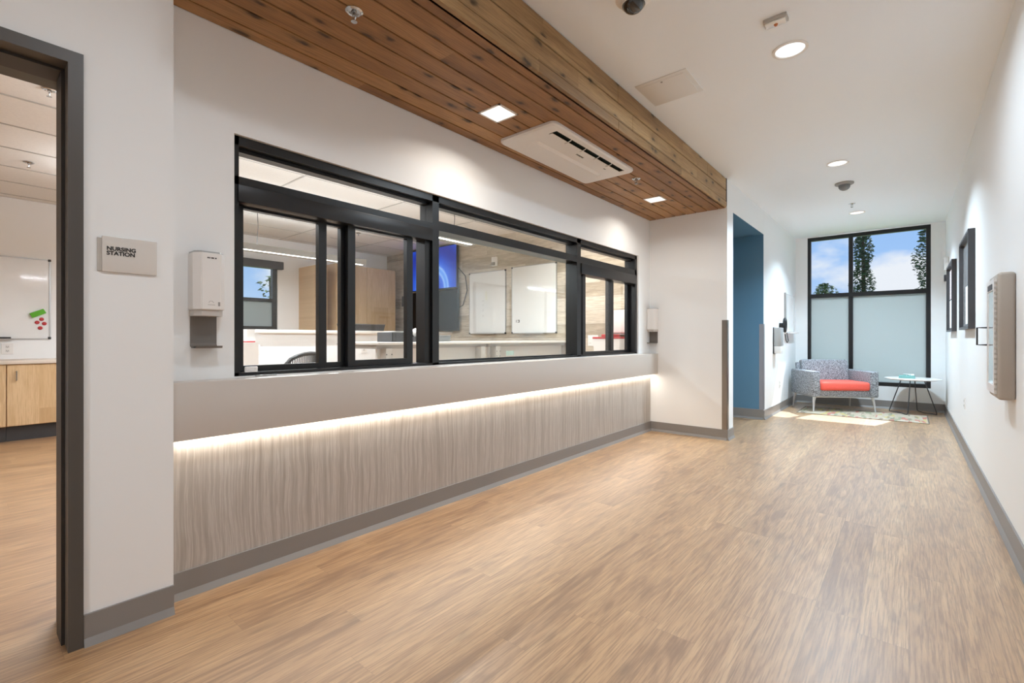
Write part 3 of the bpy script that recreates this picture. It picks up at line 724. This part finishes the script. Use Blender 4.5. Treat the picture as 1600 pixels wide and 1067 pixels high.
MB().tube([(XC+.07, 8.34, 1.20), (XC+.08, 8.36, 1.10), (XC+.085, 8.42, 1.065), (XC+.085, 8.50, 1.09), (XC+.06, 8.54, 1.22)], .008, 8).build('cord', M_dark, ph)
wb = thing('wall_board', 'thin framed white board with a small shelf on the corridor wall near the window', 'board', (XC, 9.0, 1.25))
B(XC, XC+.018, 8.66, 9.40, 1.24, 1.86).build('board_face', M_board, wb)
B(XC, XC+.03, 8.645, 8.66, 1.23, 1.87).build('edge_frame', M_grey, wb)
B(XC, XC+.09, 8.62, 9.42, 1.215, 1.23).build('shelf', M_white, wb)
def outlet(name, label, cat, face, x, y, z, w=.075, h=.115, kind='outlet', group=None):
    # face: '+x','-x','-y'
    t = thing(name, label, cat, (x, y, z), group=group)
    s = {'+x': 0, '-x': PI, '-y': -PI/2}[face]
    M = Matrix.Translation((x, y, z)) @ Matrix.Rotation(s, 4, 'Z')
    p = B(0, .006, -w/2, w/2, -h/2, h/2, r=.002, seg=1, M=M).build('cover_plate', M_white, t)
    if kind == 'outlet':
        for q in (-.024, .024):
            r = B(.006, .009, -.016, .016, q-.016, q+.016, r=.002, seg=1, M=M).build('socket', mat('socket_white', (220, 217, 213), .4), t)
            MB().box(.009, .0095, -.008, -.005, q-.004, q+.007, M=M).box(.009, .0095, .005, .008, q-.004, q+.007, M=M).cyl((.009, 0, q-.009), (.0095, 0, q-.009), .003, M=M).build('slots', M_ink, r)
    elif kind == 'switch':
        for q in (-w/4, w/4): B(.006, .010, q-.016, q+.016, -.033, .033, r=.002, seg=1, M=M).build('rocker', M_white, t)
    return t
outlet('wall_outlet', 'white outlet low on the corridor wall under the grey dispenser', 'outlet', '+x', XC, 8.30, .42, group='wall outlets')
outlet('wall_outlet', 'white outlet low on the corridor wall just behind the armchair arm', 'outlet', '+x', XC, 9.40, .36, group='wall outlets')

# ------------------------------------------------------------------ right wall
def patient_board(y0, y1, label, kind):
    t = thing('framed_whiteboard', label, 'whiteboard', (XR, (y0+y1)/2, 1.215), group='framed whiteboards on the right wall')
    z0, z1 = 1.215, 2.06; th = .045; b = .022
    M = mat('dark_bronze_frame', (74, 72, 74), .4, metal=.3)
    MB().box(XR-th, XR, y0, y0+b, z0, z1).box(XR-th, XR, y1-b, y1, z0, z1).box(XR-th, XR, y0+b, y1-b, z0, z0+b).box(XR-th, XR, y0+b, y1-b, z1-b, z1).build('frame', M, t)
    B(XR-th+.031, XR, y0+b, y1-b, z0+b, z1-b).build('board_face', M_board, t)
    xs = XR-th+.031
    if kind == 0: ye, ym, yp = y0+.30, y0+.22, (y0+.18, y1-.28)
    else: ye, ym, yp = y0+.04, y0+.13, (y0+.08, y1-.08)
    B(xs-.002, xs, yp[0], yp[1], z0+.05, z0+.40).build('sheet', M_paper, t)
    if kind == 1: B(xs-.002, xs, y0+.50, y1-.10, z0+.42, z1-.06).build('printed_sheet', M_chart, t)
    e = tag(B(xs-.006, xs, ye-.02, ye+.02, z1-.28, z1-.13, r=.002).build('board_eraser', M_yellow, off='base'), 'yellow green eraser stuck on the %s framed whiteboard of the right wall' % ('nearer' if kind == 0 else 'farther'), 'eraser')
    for k, dz in enumerate((.30, .37, .46, .55) if kind == 0 else (.32, .40, .47)):
        tag(MB().cyl((xs, ym, z1-dz), (xs-.005, ym, z1-dz), .017).build('magnet', M_ink, off='base'), 'black round magnet in the column on the %s framed whiteboard of the right wall' % ('nearer' if kind == 0 else 'farther'), 'magnet', 'black magnets on the %s framed whiteboard' % ('nearer' if kind == 0 else 'farther'))
patient_board(5.52, 6.45, 'dark framed tall whiteboard on the right wall, nearer of the two', 0)
patient_board(7.51, 8.5, 'dark framed tall whiteboard on the right wall, farther of the two', 1)
hs = thing('horn_strobe', 'white alarm horn with a perforated face high on the right wall near the window', 'alarm', (XR, 8.95, 2.08))
B(XR-.05, XR, 8.88, 9.02, 2.08, 2.27, r=.015, seg=3).build('housing', M_white, hs)
m = MB()
for i in range(4):
    for j in range(6): m.box(XR-.0515, XR-.0495, 8.905+i*.026, 8.917+i*.026, 2.10+j*.025, 2.112+j*.025)
m.build('grille', M_grey, hs)
cr = thing('card_reader', 'small black wall unit below the white alarm horn', 'wall unit', (XR, 8.95, 1.89))
B(XR-.02, XR, 8.90, 9.0, 1.89, 2.06, r=.004).build('base', M_blk, cr)
B(XR-.05, XR-.02, 8.915, 8.985, 1.93, 2.02, r=.006).build('cover', M_dark, cr)
outlet('wall_outlet', 'grey edged outlet low on the right wall between the cabinet and the whiteboards', 'outlet', '-x', XR, 6.46, .49, group='wall outlets')
# extinguisher cabinet
ec = thing('extinguisher_cabinet', 'taupe wall cabinet with white windowed door and handle on the right wall', 'cabinet', (XR, 3.73, .806))
cx0 = .352; cy0, cy1 = 3.56, 3.90; cz0, cz1 = .806, 1.484
B(cx0+.008, XR, cy0, cy1, cz0, cz1, r=.016, seg=3).build('body', M_taupe, ec)
m = MB().box(cx0-.004, cx0+.010, cy0+.022, cy0+.05, cz0+.03, cz1-.03).box(cx0-.004, cx0+.010, cy1-.05, cy1-.012, cz0+.03, cz1-.03).box(cx0-.004, cx0+.010, cy0+.05, cy1-.05, cz0+.03, cz0+.075).box(cx0-.004, cx0+.010, cy0+.05, cy1-.05, cz1-.09, cz1-.03)
dr = m.build('door', M_white, ec)
B(cx0-.001, cx0+.009, cy0+.05, cy1-.05, cz0+.075, cz1-.09).build('door_window', mat('white_window', (225, 227, 228), .1, coat=.6), dr)
MB().tube([(cx0-.003, cy1-.03, 1.195), (cx0-.045, cy1-.03, 1.195), (cx0-.045, cy1-.03, 1.095), (cx0-.003, cy1-.03, 1.095)], .005, 8).build('handle', M_dark, dr)
m = MB()
for k in range(22): m.box(cx0-.003, cx0+.012, cy0+.014, cy0+.020, cz0+.05+k*.027, cz0+.062+k*.027)
m.build('hinge', mat('hinge_grey', (188, 182, 174), .5), ec)
B(cx0-.006, cx0-.003, cy0+.08, cy1-.08, cz1-.085, cz1-.055).build('nameplate', M_dark, dr)

# ------------------------------------------------------------------ doorway view: whiteboard, cabinets
wbd = thing('wall_whiteboard', 'silver framed whiteboard on the back wall seen through the left doorway', 'whiteboard', (NX, .02, 1.13))
y0, y1, z0, z1 = -.95, .755, 1.135, 2.085
B(NX, NX+.012, y0, y1, z0, z1).build('board_face', M_board, wbd)
MB().box(NX, NX+.02, y0-.012, y0, z0-.012, z1+.012).box(NX, NX+.02, y1, y1+.012, z0-.012, z1+.012).box(NX, NX+.02, y0, y1, z1, z1+.012).box(NX, NX+.02, y0, y1, z0-.012, z0).build('frame', M_alu, wbd)
for yy in (y0-.014, y1-.012):
    for q in (z0-.014, z1-.012): B(NX, NX+.024, yy, yy+.028, q, q+.028, r=.004).build('corner_cap', M_blk, wbd)
B(NX+.012, NX+.075, y0+.3, y1-.30, z0-.014, z0-.006).build('pen_tray', M_alu, wbd)
tag(MB().cyl((NX+.05, .30, z0+.004), (NX+.05, .43, z0+.004), .009).build('marker_pen', M_blk, off='base'), 'black marker lying in the tray of the doorway whiteboard', 'marker')
M = Matrix.Translation((NX+.012, .655, 1.435)) @ Matrix.Rotation(math.radians(28), 4, 'X')
er = tag(B(0, .04, -.068, .068, -.03, .03, r=.008, M=M).build('board_eraser', M_green, off='base'), 'bright green eraser stuck at a tilt on the doorway whiteboard', 'eraser')
for i, (py, pz, wh) in enumerate(((.688, 1.365, 'topmost'), (.650, 1.325, 'leftmost'), (.712, 1.312, 'rightmost'), (.676, 1.258, 'lowest'))):
    tag(MB().lathe([(.001, .016), (.014, .015), (.020, .010), (.022, 0)], (0, 0, 0), 18, M=Matrix.Translation((NX+.012, py, pz)) @ Matrix.Rotation(PI/2, 4, 'Y')).build('magnet', M_red, off='base'), 'red round magnet under the green eraser, %s of the four' % wh, 'magnet', 'red magnets on the doorway whiteboard')
outlet('wall_outlet', 'white outlet between the doorway whiteboard and the countertop', 'outlet', '+x', NX, .405, 1.01, w=.10, h=.13, group='wall outlets')
CF = -7.5
def base_cabinet(y0, y1, label):
    t = thing('base_cabinet', label, 'cabinet', (CF-.3, (y0+y1)/2, 0), group='maple base cabinets')
    B(NX+.002, CF-.022, y0+.001, y1-.001, .165, .848).build('carcass', M_maple, t, off=(0, 0, 0)).location = -OFF[t.name]
    B(NX+.002, CF-.06, y0+.001, y1-.001, 0, .165).build('toe_kick', M_dark, t)
    mid = None
    d = B(CF-.021, CF, y0+.004, y1-.004, .172, .842, r=.001, seg=1).build('door', M_maple, t, off=(0, 0, 0)); d.location = -OFF[t.name]; OFF[d.name] = Vector((0, 0, 0))
    yh = y0+.075
    MB().tube([(CF, yh, .67), (CF+.03, yh, .675), (CF+.034, yh, .72), (CF+.03, yh, .765), (CF, yh, .77)], .006, 8).build('handle', M_steel, d)
for y0, y1, s in ((-.55, .367, 'left strip'), (.367, 1.28, 'right one')):
    base_cabinet(y0, y1, 'maple base cabinet on dark plinth under the doorway whiteboard, %s' % s)
tag(B(NX, CF+.022, -.55, 1.28, .849, .887, r=.003).build('countertop', mat('pale_counter', (214, 202, 188), .4), off='base'), 'pale continuous countertop on the maple base cabinets', 'countertop')

# ------------------------------------------------------------------ nursing room seen through the windows
w = sroot('window_3', (NX, (nwy0+nwy1)/2, nwz0))
xw = (NX-.10, NX-.02)
m = MB().box(*xw, nwy0+.001, nwy0+.06, nwz0+.001, nwz1-.001).box(*xw, nwy1-.07, nwy1-.001, nwz0+.001, nwz1-.001).box(*xw, nwy0+.06, nwy1-.07, nwz1-.07, nwz1-.001).box(*xw, nwy0+.06, nwy1-.07, nwz0+.001, nwz0+.20).box(*xw, nwy0+.06, nwy1-.07, 1.735, 1.79)
m.build('window_frame', M_black, w)
B(NX-.063, NX-.057, nwy0+.06, nwy1-.07, 1.79, nwz1-.07).build('clear_pane', M_glassw, w)
B(NX-.063, NX-.057, nwy0+.06, nwy1-.07, nwz0+.20, 1.735).build('frosted_pane', M_frost, w)
B(NX+.001, NX+.10, nwy0-.05, nwy1+.06, 2.28, 2.405, r=.004).build('roller_shade', M_dark, w)

tc_ = thing('tall_cabinet', 'wide tall maple cabinet with two doors beside the plank wall', 'cabinet', (-7.8, 4.83, 0), group='tall maple cabinets')
B(NX+.002, -7.522, 4.22, 5.44, 0, 2.42).build('carcass', M_maple, tc_, off=(0, 0, 0)).location = -OFF[tc_.name]
for a, b in ((4.223, 4.815), (4.819, 5.437)):
    B(-7.521, -7.50, a, b, .1, 2.415, r=.001, seg=1).build('door', M_maple, tc_, off=(0, 0, 0)).location = -OFF[tc_.name]
tc2 = thing('tall_cabinet', 'narrow tall maple cabinet left of the wide one on the back wall', 'cabinet', (-7.8, 3.95, 0), group='tall maple cabinets')
B(NX+.002, -7.522, 3.86, 4.06, 0, 2.35).build('carcass', M_maple, tc2, off=(0, 0, 0)).location = -OFF[tc2.name]
B(-7.521, -7.50, 3.863, 4.057, .1, 2.345).build('door', M_maple, tc2, off=(0, 0, 0)).location = -OFF[tc2.name]

pw = thing('half_wall', 'white half wall with a pale cap behind the desk in the nursing room', 'partition', (-6.3, 4.0, 0))
B(-6.32, -6.20, 2.365, NY1, 0, 1.195).build('wall_body', M_wall, pw)
B(-6.36, -6.16, 2.345, NY1, 1.195, 1.243, r=.004).build('cap', mat('cap_paint', (228, 222, 214), .4), pw)
outlet('wall_outlet', 'white outlet at the left end of the white half wall', 'outlet', '+x', -6.20, 2.42, .99, w=.09, h=.125, group='wall outlets')
outlet('wall_outlet', 'white outlet on the half wall seen through the middle sliding pane', 'outlet', '+x', -6.20, 3.93, .985, w=.09, h=.14, group='wall outlets')
outlet('wall_outlet', 'white outlet on the half wall just left of the desk end', 'outlet', '+x', -6.20, 4.17, .985, w=.09, h=.14, group='wall outlets')
tr = thing('desktop_tray', 'long charcoal tray lying on the cap of the white half wall', 'tray', (-6.27, 3.93, 1.243))
loft([[(-6.34, 3.60, 1.243), (-6.19, 3.60, 1.243), (-6.19, 4.27, 1.243), (-6.34, 4.27, 1.243)], [(-6.35, 3.585, 1.335), (-6.18, 3.585, 1.335), (-6.18, 4.29, 1.335), (-6.35, 4.29, 1.335)]], cap0=True).build('tray_body', M_dark, tr, smooth=0)
B(-6.352, -6.178, 3.583, 4.292, 1.335, 1.345).build('rim', mat('grey_rim', (104, 102, 100), .5), tr)

# desks
def desk(y0, y1, label, hole):
    t = thing('standing_desk', label, 'desk', (-3.95, (y0+y1)/2, 0), group='standing desks inside the nursing window')
    B(-4.32, -3.60, y0, y1, 1.072, 1.097, r=.004).build('desk_top', mat('white_desk_top', (226, 221, 214), .35), t)
    B(-3.72, -3.69, y0+.05, y1-.02, .42, 1.035).build('modesty_panel', mat('pale_panel', (214, 209, 202), .45), t)
    B(-4.25, -3.66, y0+.02, y1-.02, 1.036, 1.0715).build('rail', mat('rail_grey', (170, 166, 160), .4), t)
    for yy in (y0+.08, y1-.16):
        l = B(-3.69, -3.60, yy, yy+.07, .03, 1.04).build('leg', mat('leg_paint', (190, 184, 176), .45), t)
        B(-4.25, -3.55, yy, yy+.07, 0, .03).build('foot', mat('leg_paint', (190, 184, 176), .45), l)
    for i in range(2):
        for j in range(2): MB().cyl((-3.599, hole+i*.055, .93+j*.055), (-3.597, hole+i*.055, .93+j*.055), .006, seg=10).build('screw', M_dark, t)
desk(2.43, 3.90, 'white standing desk with a grey end leg seen through the open sliding window', 2.515)
desk(3.905, 5.60, 'white standing desk at the plank wall seen through the fixed pane', 4.0)
tag(B(-3.60, -3.597, 4.16, 4.30, .93, .985).build('sticker', mat('pale_sticker', (170, 196, 188), .5), off='base'), 'small pale green sticker on the front of the far desk', 'sticker')
bt = thing('paper_tray', 'black tray with papers on the desk behind the open sliding window', 'tray', (-3.95, 2.95, 1.097))
m = MB().box(-4.05, -3.80, 2.72, 3.05, 1.097, 1.102).box(-4.05, -4.045, 2.72, 3.05, 1.1, 1.19).box(-3.805, -3.80, 2.72, 3.05, 1.1, 1.19).box(-4.05, -3.80, 2.72, 2.725, 1.1, 1.19).box(-4.05, -3.80, 3.045, 3.05, 1.1, 1.19)
m.build('tray_body', M_dark, bt)
m = MB()
for k in range(4): m.box(-4.03+.01*k, -3.82, 2.735+.01*k, 3.03, 1.19+.004*k, 1.192+.004*k, M=Matrix.Rotation(.0, 4, 'Z'))
m.build('papers', M_paper, bt)
tb2 = thing('tissue_box', 'small dark tissue box with a white tissue on the desk', 'tissue box', (-3.74, 2.93, 1.097))
B(-3.79, -3.69, 2.90, 3.0, 1.097, 1.15, r=.004).build('box_body', M_dark, tb2)
m = MB()
R1 = [( -3.74+.035*math.cos(a)*q, 2.95+.035*math.sin(a)*q, z) for q, z in ((.5, 1.149), (1.25, 1.19), (.9, 1.215), (.05, 1.228)) for a in [k*2*PI/9 for k in range(9)]]
V = [m.bm.verts.new((p[0]+random.uniform(-.006, .006), p[1]+random.uniform(-.006, .006), p[2]+random.uniform(-.008, .008))) for p in R1]
for r_ in range(3):
    for k in range(9): m.bm.faces.new((V[r_*9+k], V[r_*9+(k+1) % 9], V[r_*9+9+(k+1) % 9], V[r_*9+9+k]))
m.build('tissue', M_paper, tb2, smooth=0)
gb = thing('desk_box', 'low charcoal box on the desk at the left edge of the fixed pane', 'box', (-3.95, 3.38, 1.097))
B(-4.1, -3.85, 3.16, 3.52, 1.097, 1.155, r=.004).build('box_body', mat('grey_box', (104, 104, 104), .5), gb)
B(-4.105, -3.845, 3.155, 3.525, 1.153, 1.166, r=.003).build('lid', mat('grey_lid', (122, 122, 122), .5), gb)

# task chairs
def task_chair(loc, rotz, label):
    t = thing('task_chair', label, 'chair', loc, (0, 0, rotz), 'task chairs in the nursing room', local=True)
    # local: +x is where the sitter faces; backrest at -x
    def bk(u, z): return (-.20-.05*(1-(u/.25)**2)-.10*(z-.5)*.6, u, z)
    P = []
    for k in range(25):
        s = k/24
        if s < .3: q = s/.3; P.append(bk(-.235-.02*q, .55+.30*q))
        elif s < .7:
            a = PI*(1-(s-.3)/.4); P.append(bk(.255*math.cos(a), .85+.155*math.sin(a)**.55 if math.sin(a) > 0 else .85))
        else: q = (1-s)/.3; P.append(bk(.235+.02*q, .55+.30*q))
    MB().tube(P, .017, 8, closed=True).build('back_frame', M_blk, t)
    m = MB()
    for k in range(23):
        u = -.23+k*.02; zt = .85+.155*max(0, 1-(u/.255)**2)**.3
        m.tube([bk(u, .56), bk(u, .75), bk(u, zt-.004)], .0045, 5)
    m.build('back_slats', M_dark, t)
    B(-.22, .25, -.24, .24, .44, .50, r=.025, seg=3).build('seat', M_blk, t)
    MB().cyl((0, 0, .08), (0, 0, .44), .028).build('gas_column', M_dark, t)
    MB().tube([(-.1, 0, .45), (-.24, 0, .46), (-.262, 0, .60)], .02, 8).build('back_support', M_blk, t)
    b = MB()
    for k in range(5):
        a = k*2*PI/5; b.tube([(0, 0, .10), (.28*math.cos(a), .28*math.sin(a), .065)], [.028, .016], 8)
    b.build('star_base', M_blk, t)
    for k in range(5):
        a = k*2*PI/5; c = Vector((.28*math.cos(a), .28*math.sin(a), .028)); n = Vector((-math.sin(a), math.cos(a), 0))*.018
        MB().cyl(c-n, c+n, .028).build('caster', M_blk, t)
    return t
tcx = task_chair((-4.10, 1.79, 0), PI+.55, 'black slat backed task chair seen low through the left sliding pane')
dup(tcx, (-4.62, 3.36, 0), 'black task chair mostly hidden behind the end of the standing desk', rotz=PI-.4)

# pendants
def pendant(x, y0, y1, zb, h, label, wp, cords=()):
    t = thing('linear_pendant', label, 'light', (x, (y0+y1)/2, zb), group='linear pendants in the nursing room')
    B(x-.08, x+.08, y0, y1, zb+.004, zb+h, r=.002, seg=1).build('housing', mat('pendant_grey', (150, 147, 142), .45), t)
    B(x+.045, x+.079, y0+.02, y1-.06, zb, zb+.006).build('diffuser', M_pend, t)
    for yy in cords: MB().tube([(x, yy, zb+h-.002), (x+.01, yy+.01, (zb+ZN)/2), (x, yy, ZN)], .004, 6).build('cable', M_dark, t)
    area('pendant_lamp', (x+.062, (y0+y1)/2, zb-.003), (0, 0, PI/2), y1-y0-.1, .03, wp, (.86, .93, 1))
    area('pendant_uplight', (x, (y0+y1)/2, zb+h+.004), (PI, 0, PI/2), y1-y0, .09, wp*.5, (.86, .93, 1))
pendant(-6.0, .9, 3.80, 2.172, .082, 'long grey linear pendant light seen through the left sliding panes', PEND_W, (1.3, 2.35, 3.5))
pendant(-4.0, .7, 3.985, 2.232, .06, 'white linear pendant light whose end shows at the top of the fixed pane', PEND_W, (1.2, 3.7))

# end wall: screens, boards, fittings
YW = NY1
def screen(x0, x1, z0, z1, yf, label, sm):
    t = thing('wall_screen', label, 'screen', ((x0+x1)/2, YW, z0), group='screens on the plank wall')
    B(x0, x1, yf, yf+.045, z0, z1, r=.004).build('bezel', M_blk, t)
    B(x0+.012, x1-.012, yf-.0015, yf+.001, z0+.015, z1-.012).build('display', sm, t)
    B((x0+x1)/2-.2, (x0+x1)/2+.2, yf+.045, YW, z0+.2, z1-.2).build('wall_mount', M_blk, t)
    return t
t = screen(-7.20, -5.95, 2.005, 2.765, 5.58, 'wall screen showing blue curves, upper one on the plank wall', M_screen)
MB().tube([(-5.95, 5.62, 2.35), (-5.80, 5.64, 2.20), (-5.76, 5.645, 1.95), (-5.86, 5.64, 1.70), (-5.95, 5.62, 1.66)], .008, 6).build('cable', M_dark, t)
screen(-7.18, -5.93, 1.262, 1.985, 5.58, 'switched off black wall screen under the blue one', M_offscreen)
def end_board(x0, x1, z0, z1, label, mark):
    t = thing('wall_whiteboard', label, 'whiteboard', ((x0+x1)/2, YW, z0), group='whiteboards on the plank wall')
    B(x0, x1, YW-.014, YW, z0, z1).build('board_face', M_board, t)
    MB().box(x0-.01, x0, YW-.018, YW, z0, z1).box(x1, x1+.01, YW-.018, YW, z0, z1).box(x0-.01, x1+.01, YW-.018, YW, z1, z1+.01).box(x0-.01, x1+.01, YW-.018, YW, z0-.01, z0).build('frame', M_alu, t)
    for xx in (x0-.012, x1-.012):
        for q in (z0-.012, z1-.012): B(xx, xx+.024, YW-.022, YW, q, q+.024, r=.003).build('corner_cap', M_blk, t)
    B(x0+.2, x1-.2, YW-.07, YW-.014, z0-.014, z0-.006).build('pen_tray', M_alu, t)
    if mark:
        m = MB().box(x0+.08, x0+.09, YW-.0155, YW-.014, z0+.16, z0+.20).box(x0+.11, x0+.15, YW-.0155, YW-.014, z0+.16, z0+.17).box(x0+.11, x0+.15, YW-.0155, YW-.014, z0+.19, z0+.20).box(x0+.135, x0+.15, YW-.0155, YW-.014, z0+.17, z0+.19)
        m.build('marker_writing', M_ink, t)
end_board(-5.71, -4.91, 1.215, 2.22, 'glossy whiteboard on the plank wall beside the screens', False)
end_board(-4.765, -3.93, 1.218, 2.235, 'glossy whiteboard on the plank wall right of the first board', True)
st = thing('wall_strobe', 'small white wall strobe above the whiteboards on the plank wall', 'strobe', (-5.13, YW, 2.30))
B(-5.18, -5.08, YW-.05, YW, 2.30, 2.45, r=.008).build('housing', M_white, st)
B(-5.165, -5.095, YW-.075, YW-.05, 2.31, 2.36, r=.006).build('lens', M_grey, st)
vs_ = thing('motion_sensor', 'small dark wall control on the plank wall left of the screens', 'wall unit', (-7.52, YW, 1.75))
B(-7.58, -7.46, YW-.03, YW, 1.75, 1.95, r=.005).build('housing', M_dark, vs_)
outlet('light_switch', 'white double light switch on the plank wall behind the right sliding panes', 'switch', '-y', -3.32, YW, 1.10, w=.16, h=.15, kind='switch')
pd = thing('towel_dispenser', 'white paper towel dispenser on the plank wall behind the right sliding pane', 'dispenser', (-2.90, YW, 1.18))
B(-3.0, -2.75, YW-.11, YW, 1.20, 1.50, r=.012, seg=3).build('cover', M_white, pd)
B(-2.99, -2.76, YW-.10, YW, 1.175, 1.20).build('tear_bar', M_grey, pd)
bn = thing('sharps_bin', 'white bin with a red top and a dark printed label inside the right window', 'bin', (-2.95, 5.45, .95))
loft([[(-3.10, 5.34, .80), (-2.76, 5.34, .80), (-2.76, 5.56, .80), (-3.10, 5.56, .80)], [(-3.12, 5.32, 1.13), (-2.74, 5.32, 1.13), (-2.74, 5.57, 1.13), (-3.12, 5.57, 1.13)]], cap0=True).build('bin_body', M_white, bn, smooth=0)
m = MB().box(-3.125, -2.735, 5.315, 5.575, 1.125, 1.15, r=.006).box(-3.02, -2.84, 5.36, 5.53, 1.15, 1.185, r=.01)
m.build('lid', M_red, bn)
m = MB().prism([(-2.93, 1.0), (-2.91, .98), (-2.83, 1.06), (-2.85, 1.08)], 'y', 5.318, 5.3195).prism([(-2.83, 1.0), (-2.85, .98), (-2.93, 1.06), (-2.91, 1.08)], 'y', 5.318, 5.3195)
m.build('printed_label', M_ink, bn)
cs = tag(B(-3.13, -2.70, 5.30, 5.58, 0, .80, r=.003).build('bin_cupboard', M_whitem, off='base'), 'white low cupboard carrying the red lidded bin', 'cupboard')
br = thing('brochure_stack', 'small stack of red and white leaflets at the left end of the half wall', 'leaflets', (-6.0, 2.2, .96))
B(-6.05, -5.9, 2.20, 2.29, 1.10, 1.24).build('leaflets', M_paper, br)
B(-6.052, -5.898, 2.198, 2.292, 1.085, 1.10).build('red_band', M_red, br)
B(-6.2, -5.85, 2.0, 2.31, 0, 1.085).build('stand', M_whitem, br)

# ------------------------------------------------------------------ outside
struct(B(-70, 60, YF+.16, 90, -.4, -.2), 'ground', M_grass)
struct(B(-70, NX-.2, -60, YF+.15, -.4, -.2), 'ground_side', M_grass)
def tree(name, label, x, y, z0, h, r, n, ls, mat_, trunk=.12, shape='column'):
    t = thing(name, label, 'tree', (x, y, -.2), group='trees outside the windows')
    MB().tube([(x, y, -.2), (x+.05, y, z0+h*.4), (x, y, z0+h*.95)], [trunk, trunk*.7, .02], 8).build('trunk', M_bark, t)
    m = MB(); rnd = random.Random(hash(label) % 1000 if False else len(label))
    for k in range(n):
        q = rnd.random(); a = rnd.random()*2*PI
        if shape == 'column': rad = r*(math.sin(PI*min(1, .12+q*.88))**.6)*(.35+.65*math.sqrt(rnd.random()))*(1+.35*math.sin(q*31+a*2))
        else: rad = r*math.sqrt(max(.02, 1-(2*q-1)**2))*math.sqrt(rnd.random())*(1+.25*math.sin(q*9+a*3))
        c = Vector((x+rad*math.cos(a), y+rad*math.sin(a), z0+q*h))
        M = Matrix.Translation(c) @ Matrix.Rotation(rnd.random()*6.28, 4, 'Z') @ Matrix.Rotation(rnd.uniform(-1.2, 1.2), 4, 'X') @ Matrix.Rotation(rnd.uniform(-.6, .6), 4, 'Y')
        s = ls*rnd.uniform(.6, 1.3)
        V = [m.bm.verts.new(M @ Vector(p)) for p in ((-s, 0, 0), (-.3*s, -.45*s, .08*s), (s, 0, 0), (-.3*s, .45*s, .08*s))]
        m.bm.faces.new(V)
    m.build('foliage', mat_, t, smooth=0)
tree('poplar_tree', 'tall slim dark poplar outside behind the window mullion', -1.57, 26, .3, 7.2, .36, 5200, .075, M_leafd)
tree('poplar_tree', 'tall slim poplar outside at the right edge of the far window', .60, 24, .3, 8.5, .40, 4200, .075, M_leafd)
tree('round_tree', 'small round tree top outside low in the left pane of the far window', -3.68, 32, 2.3, 1.95, .62, 1500, .085, M_leaf, shape='round')
tree('leafy_tree', 'leafy branch outside the small back window of the nursing room', -12.5, 5.2, 1.95, .75, .30, 70, .085, M_leaf, trunk=.03, shape='round')
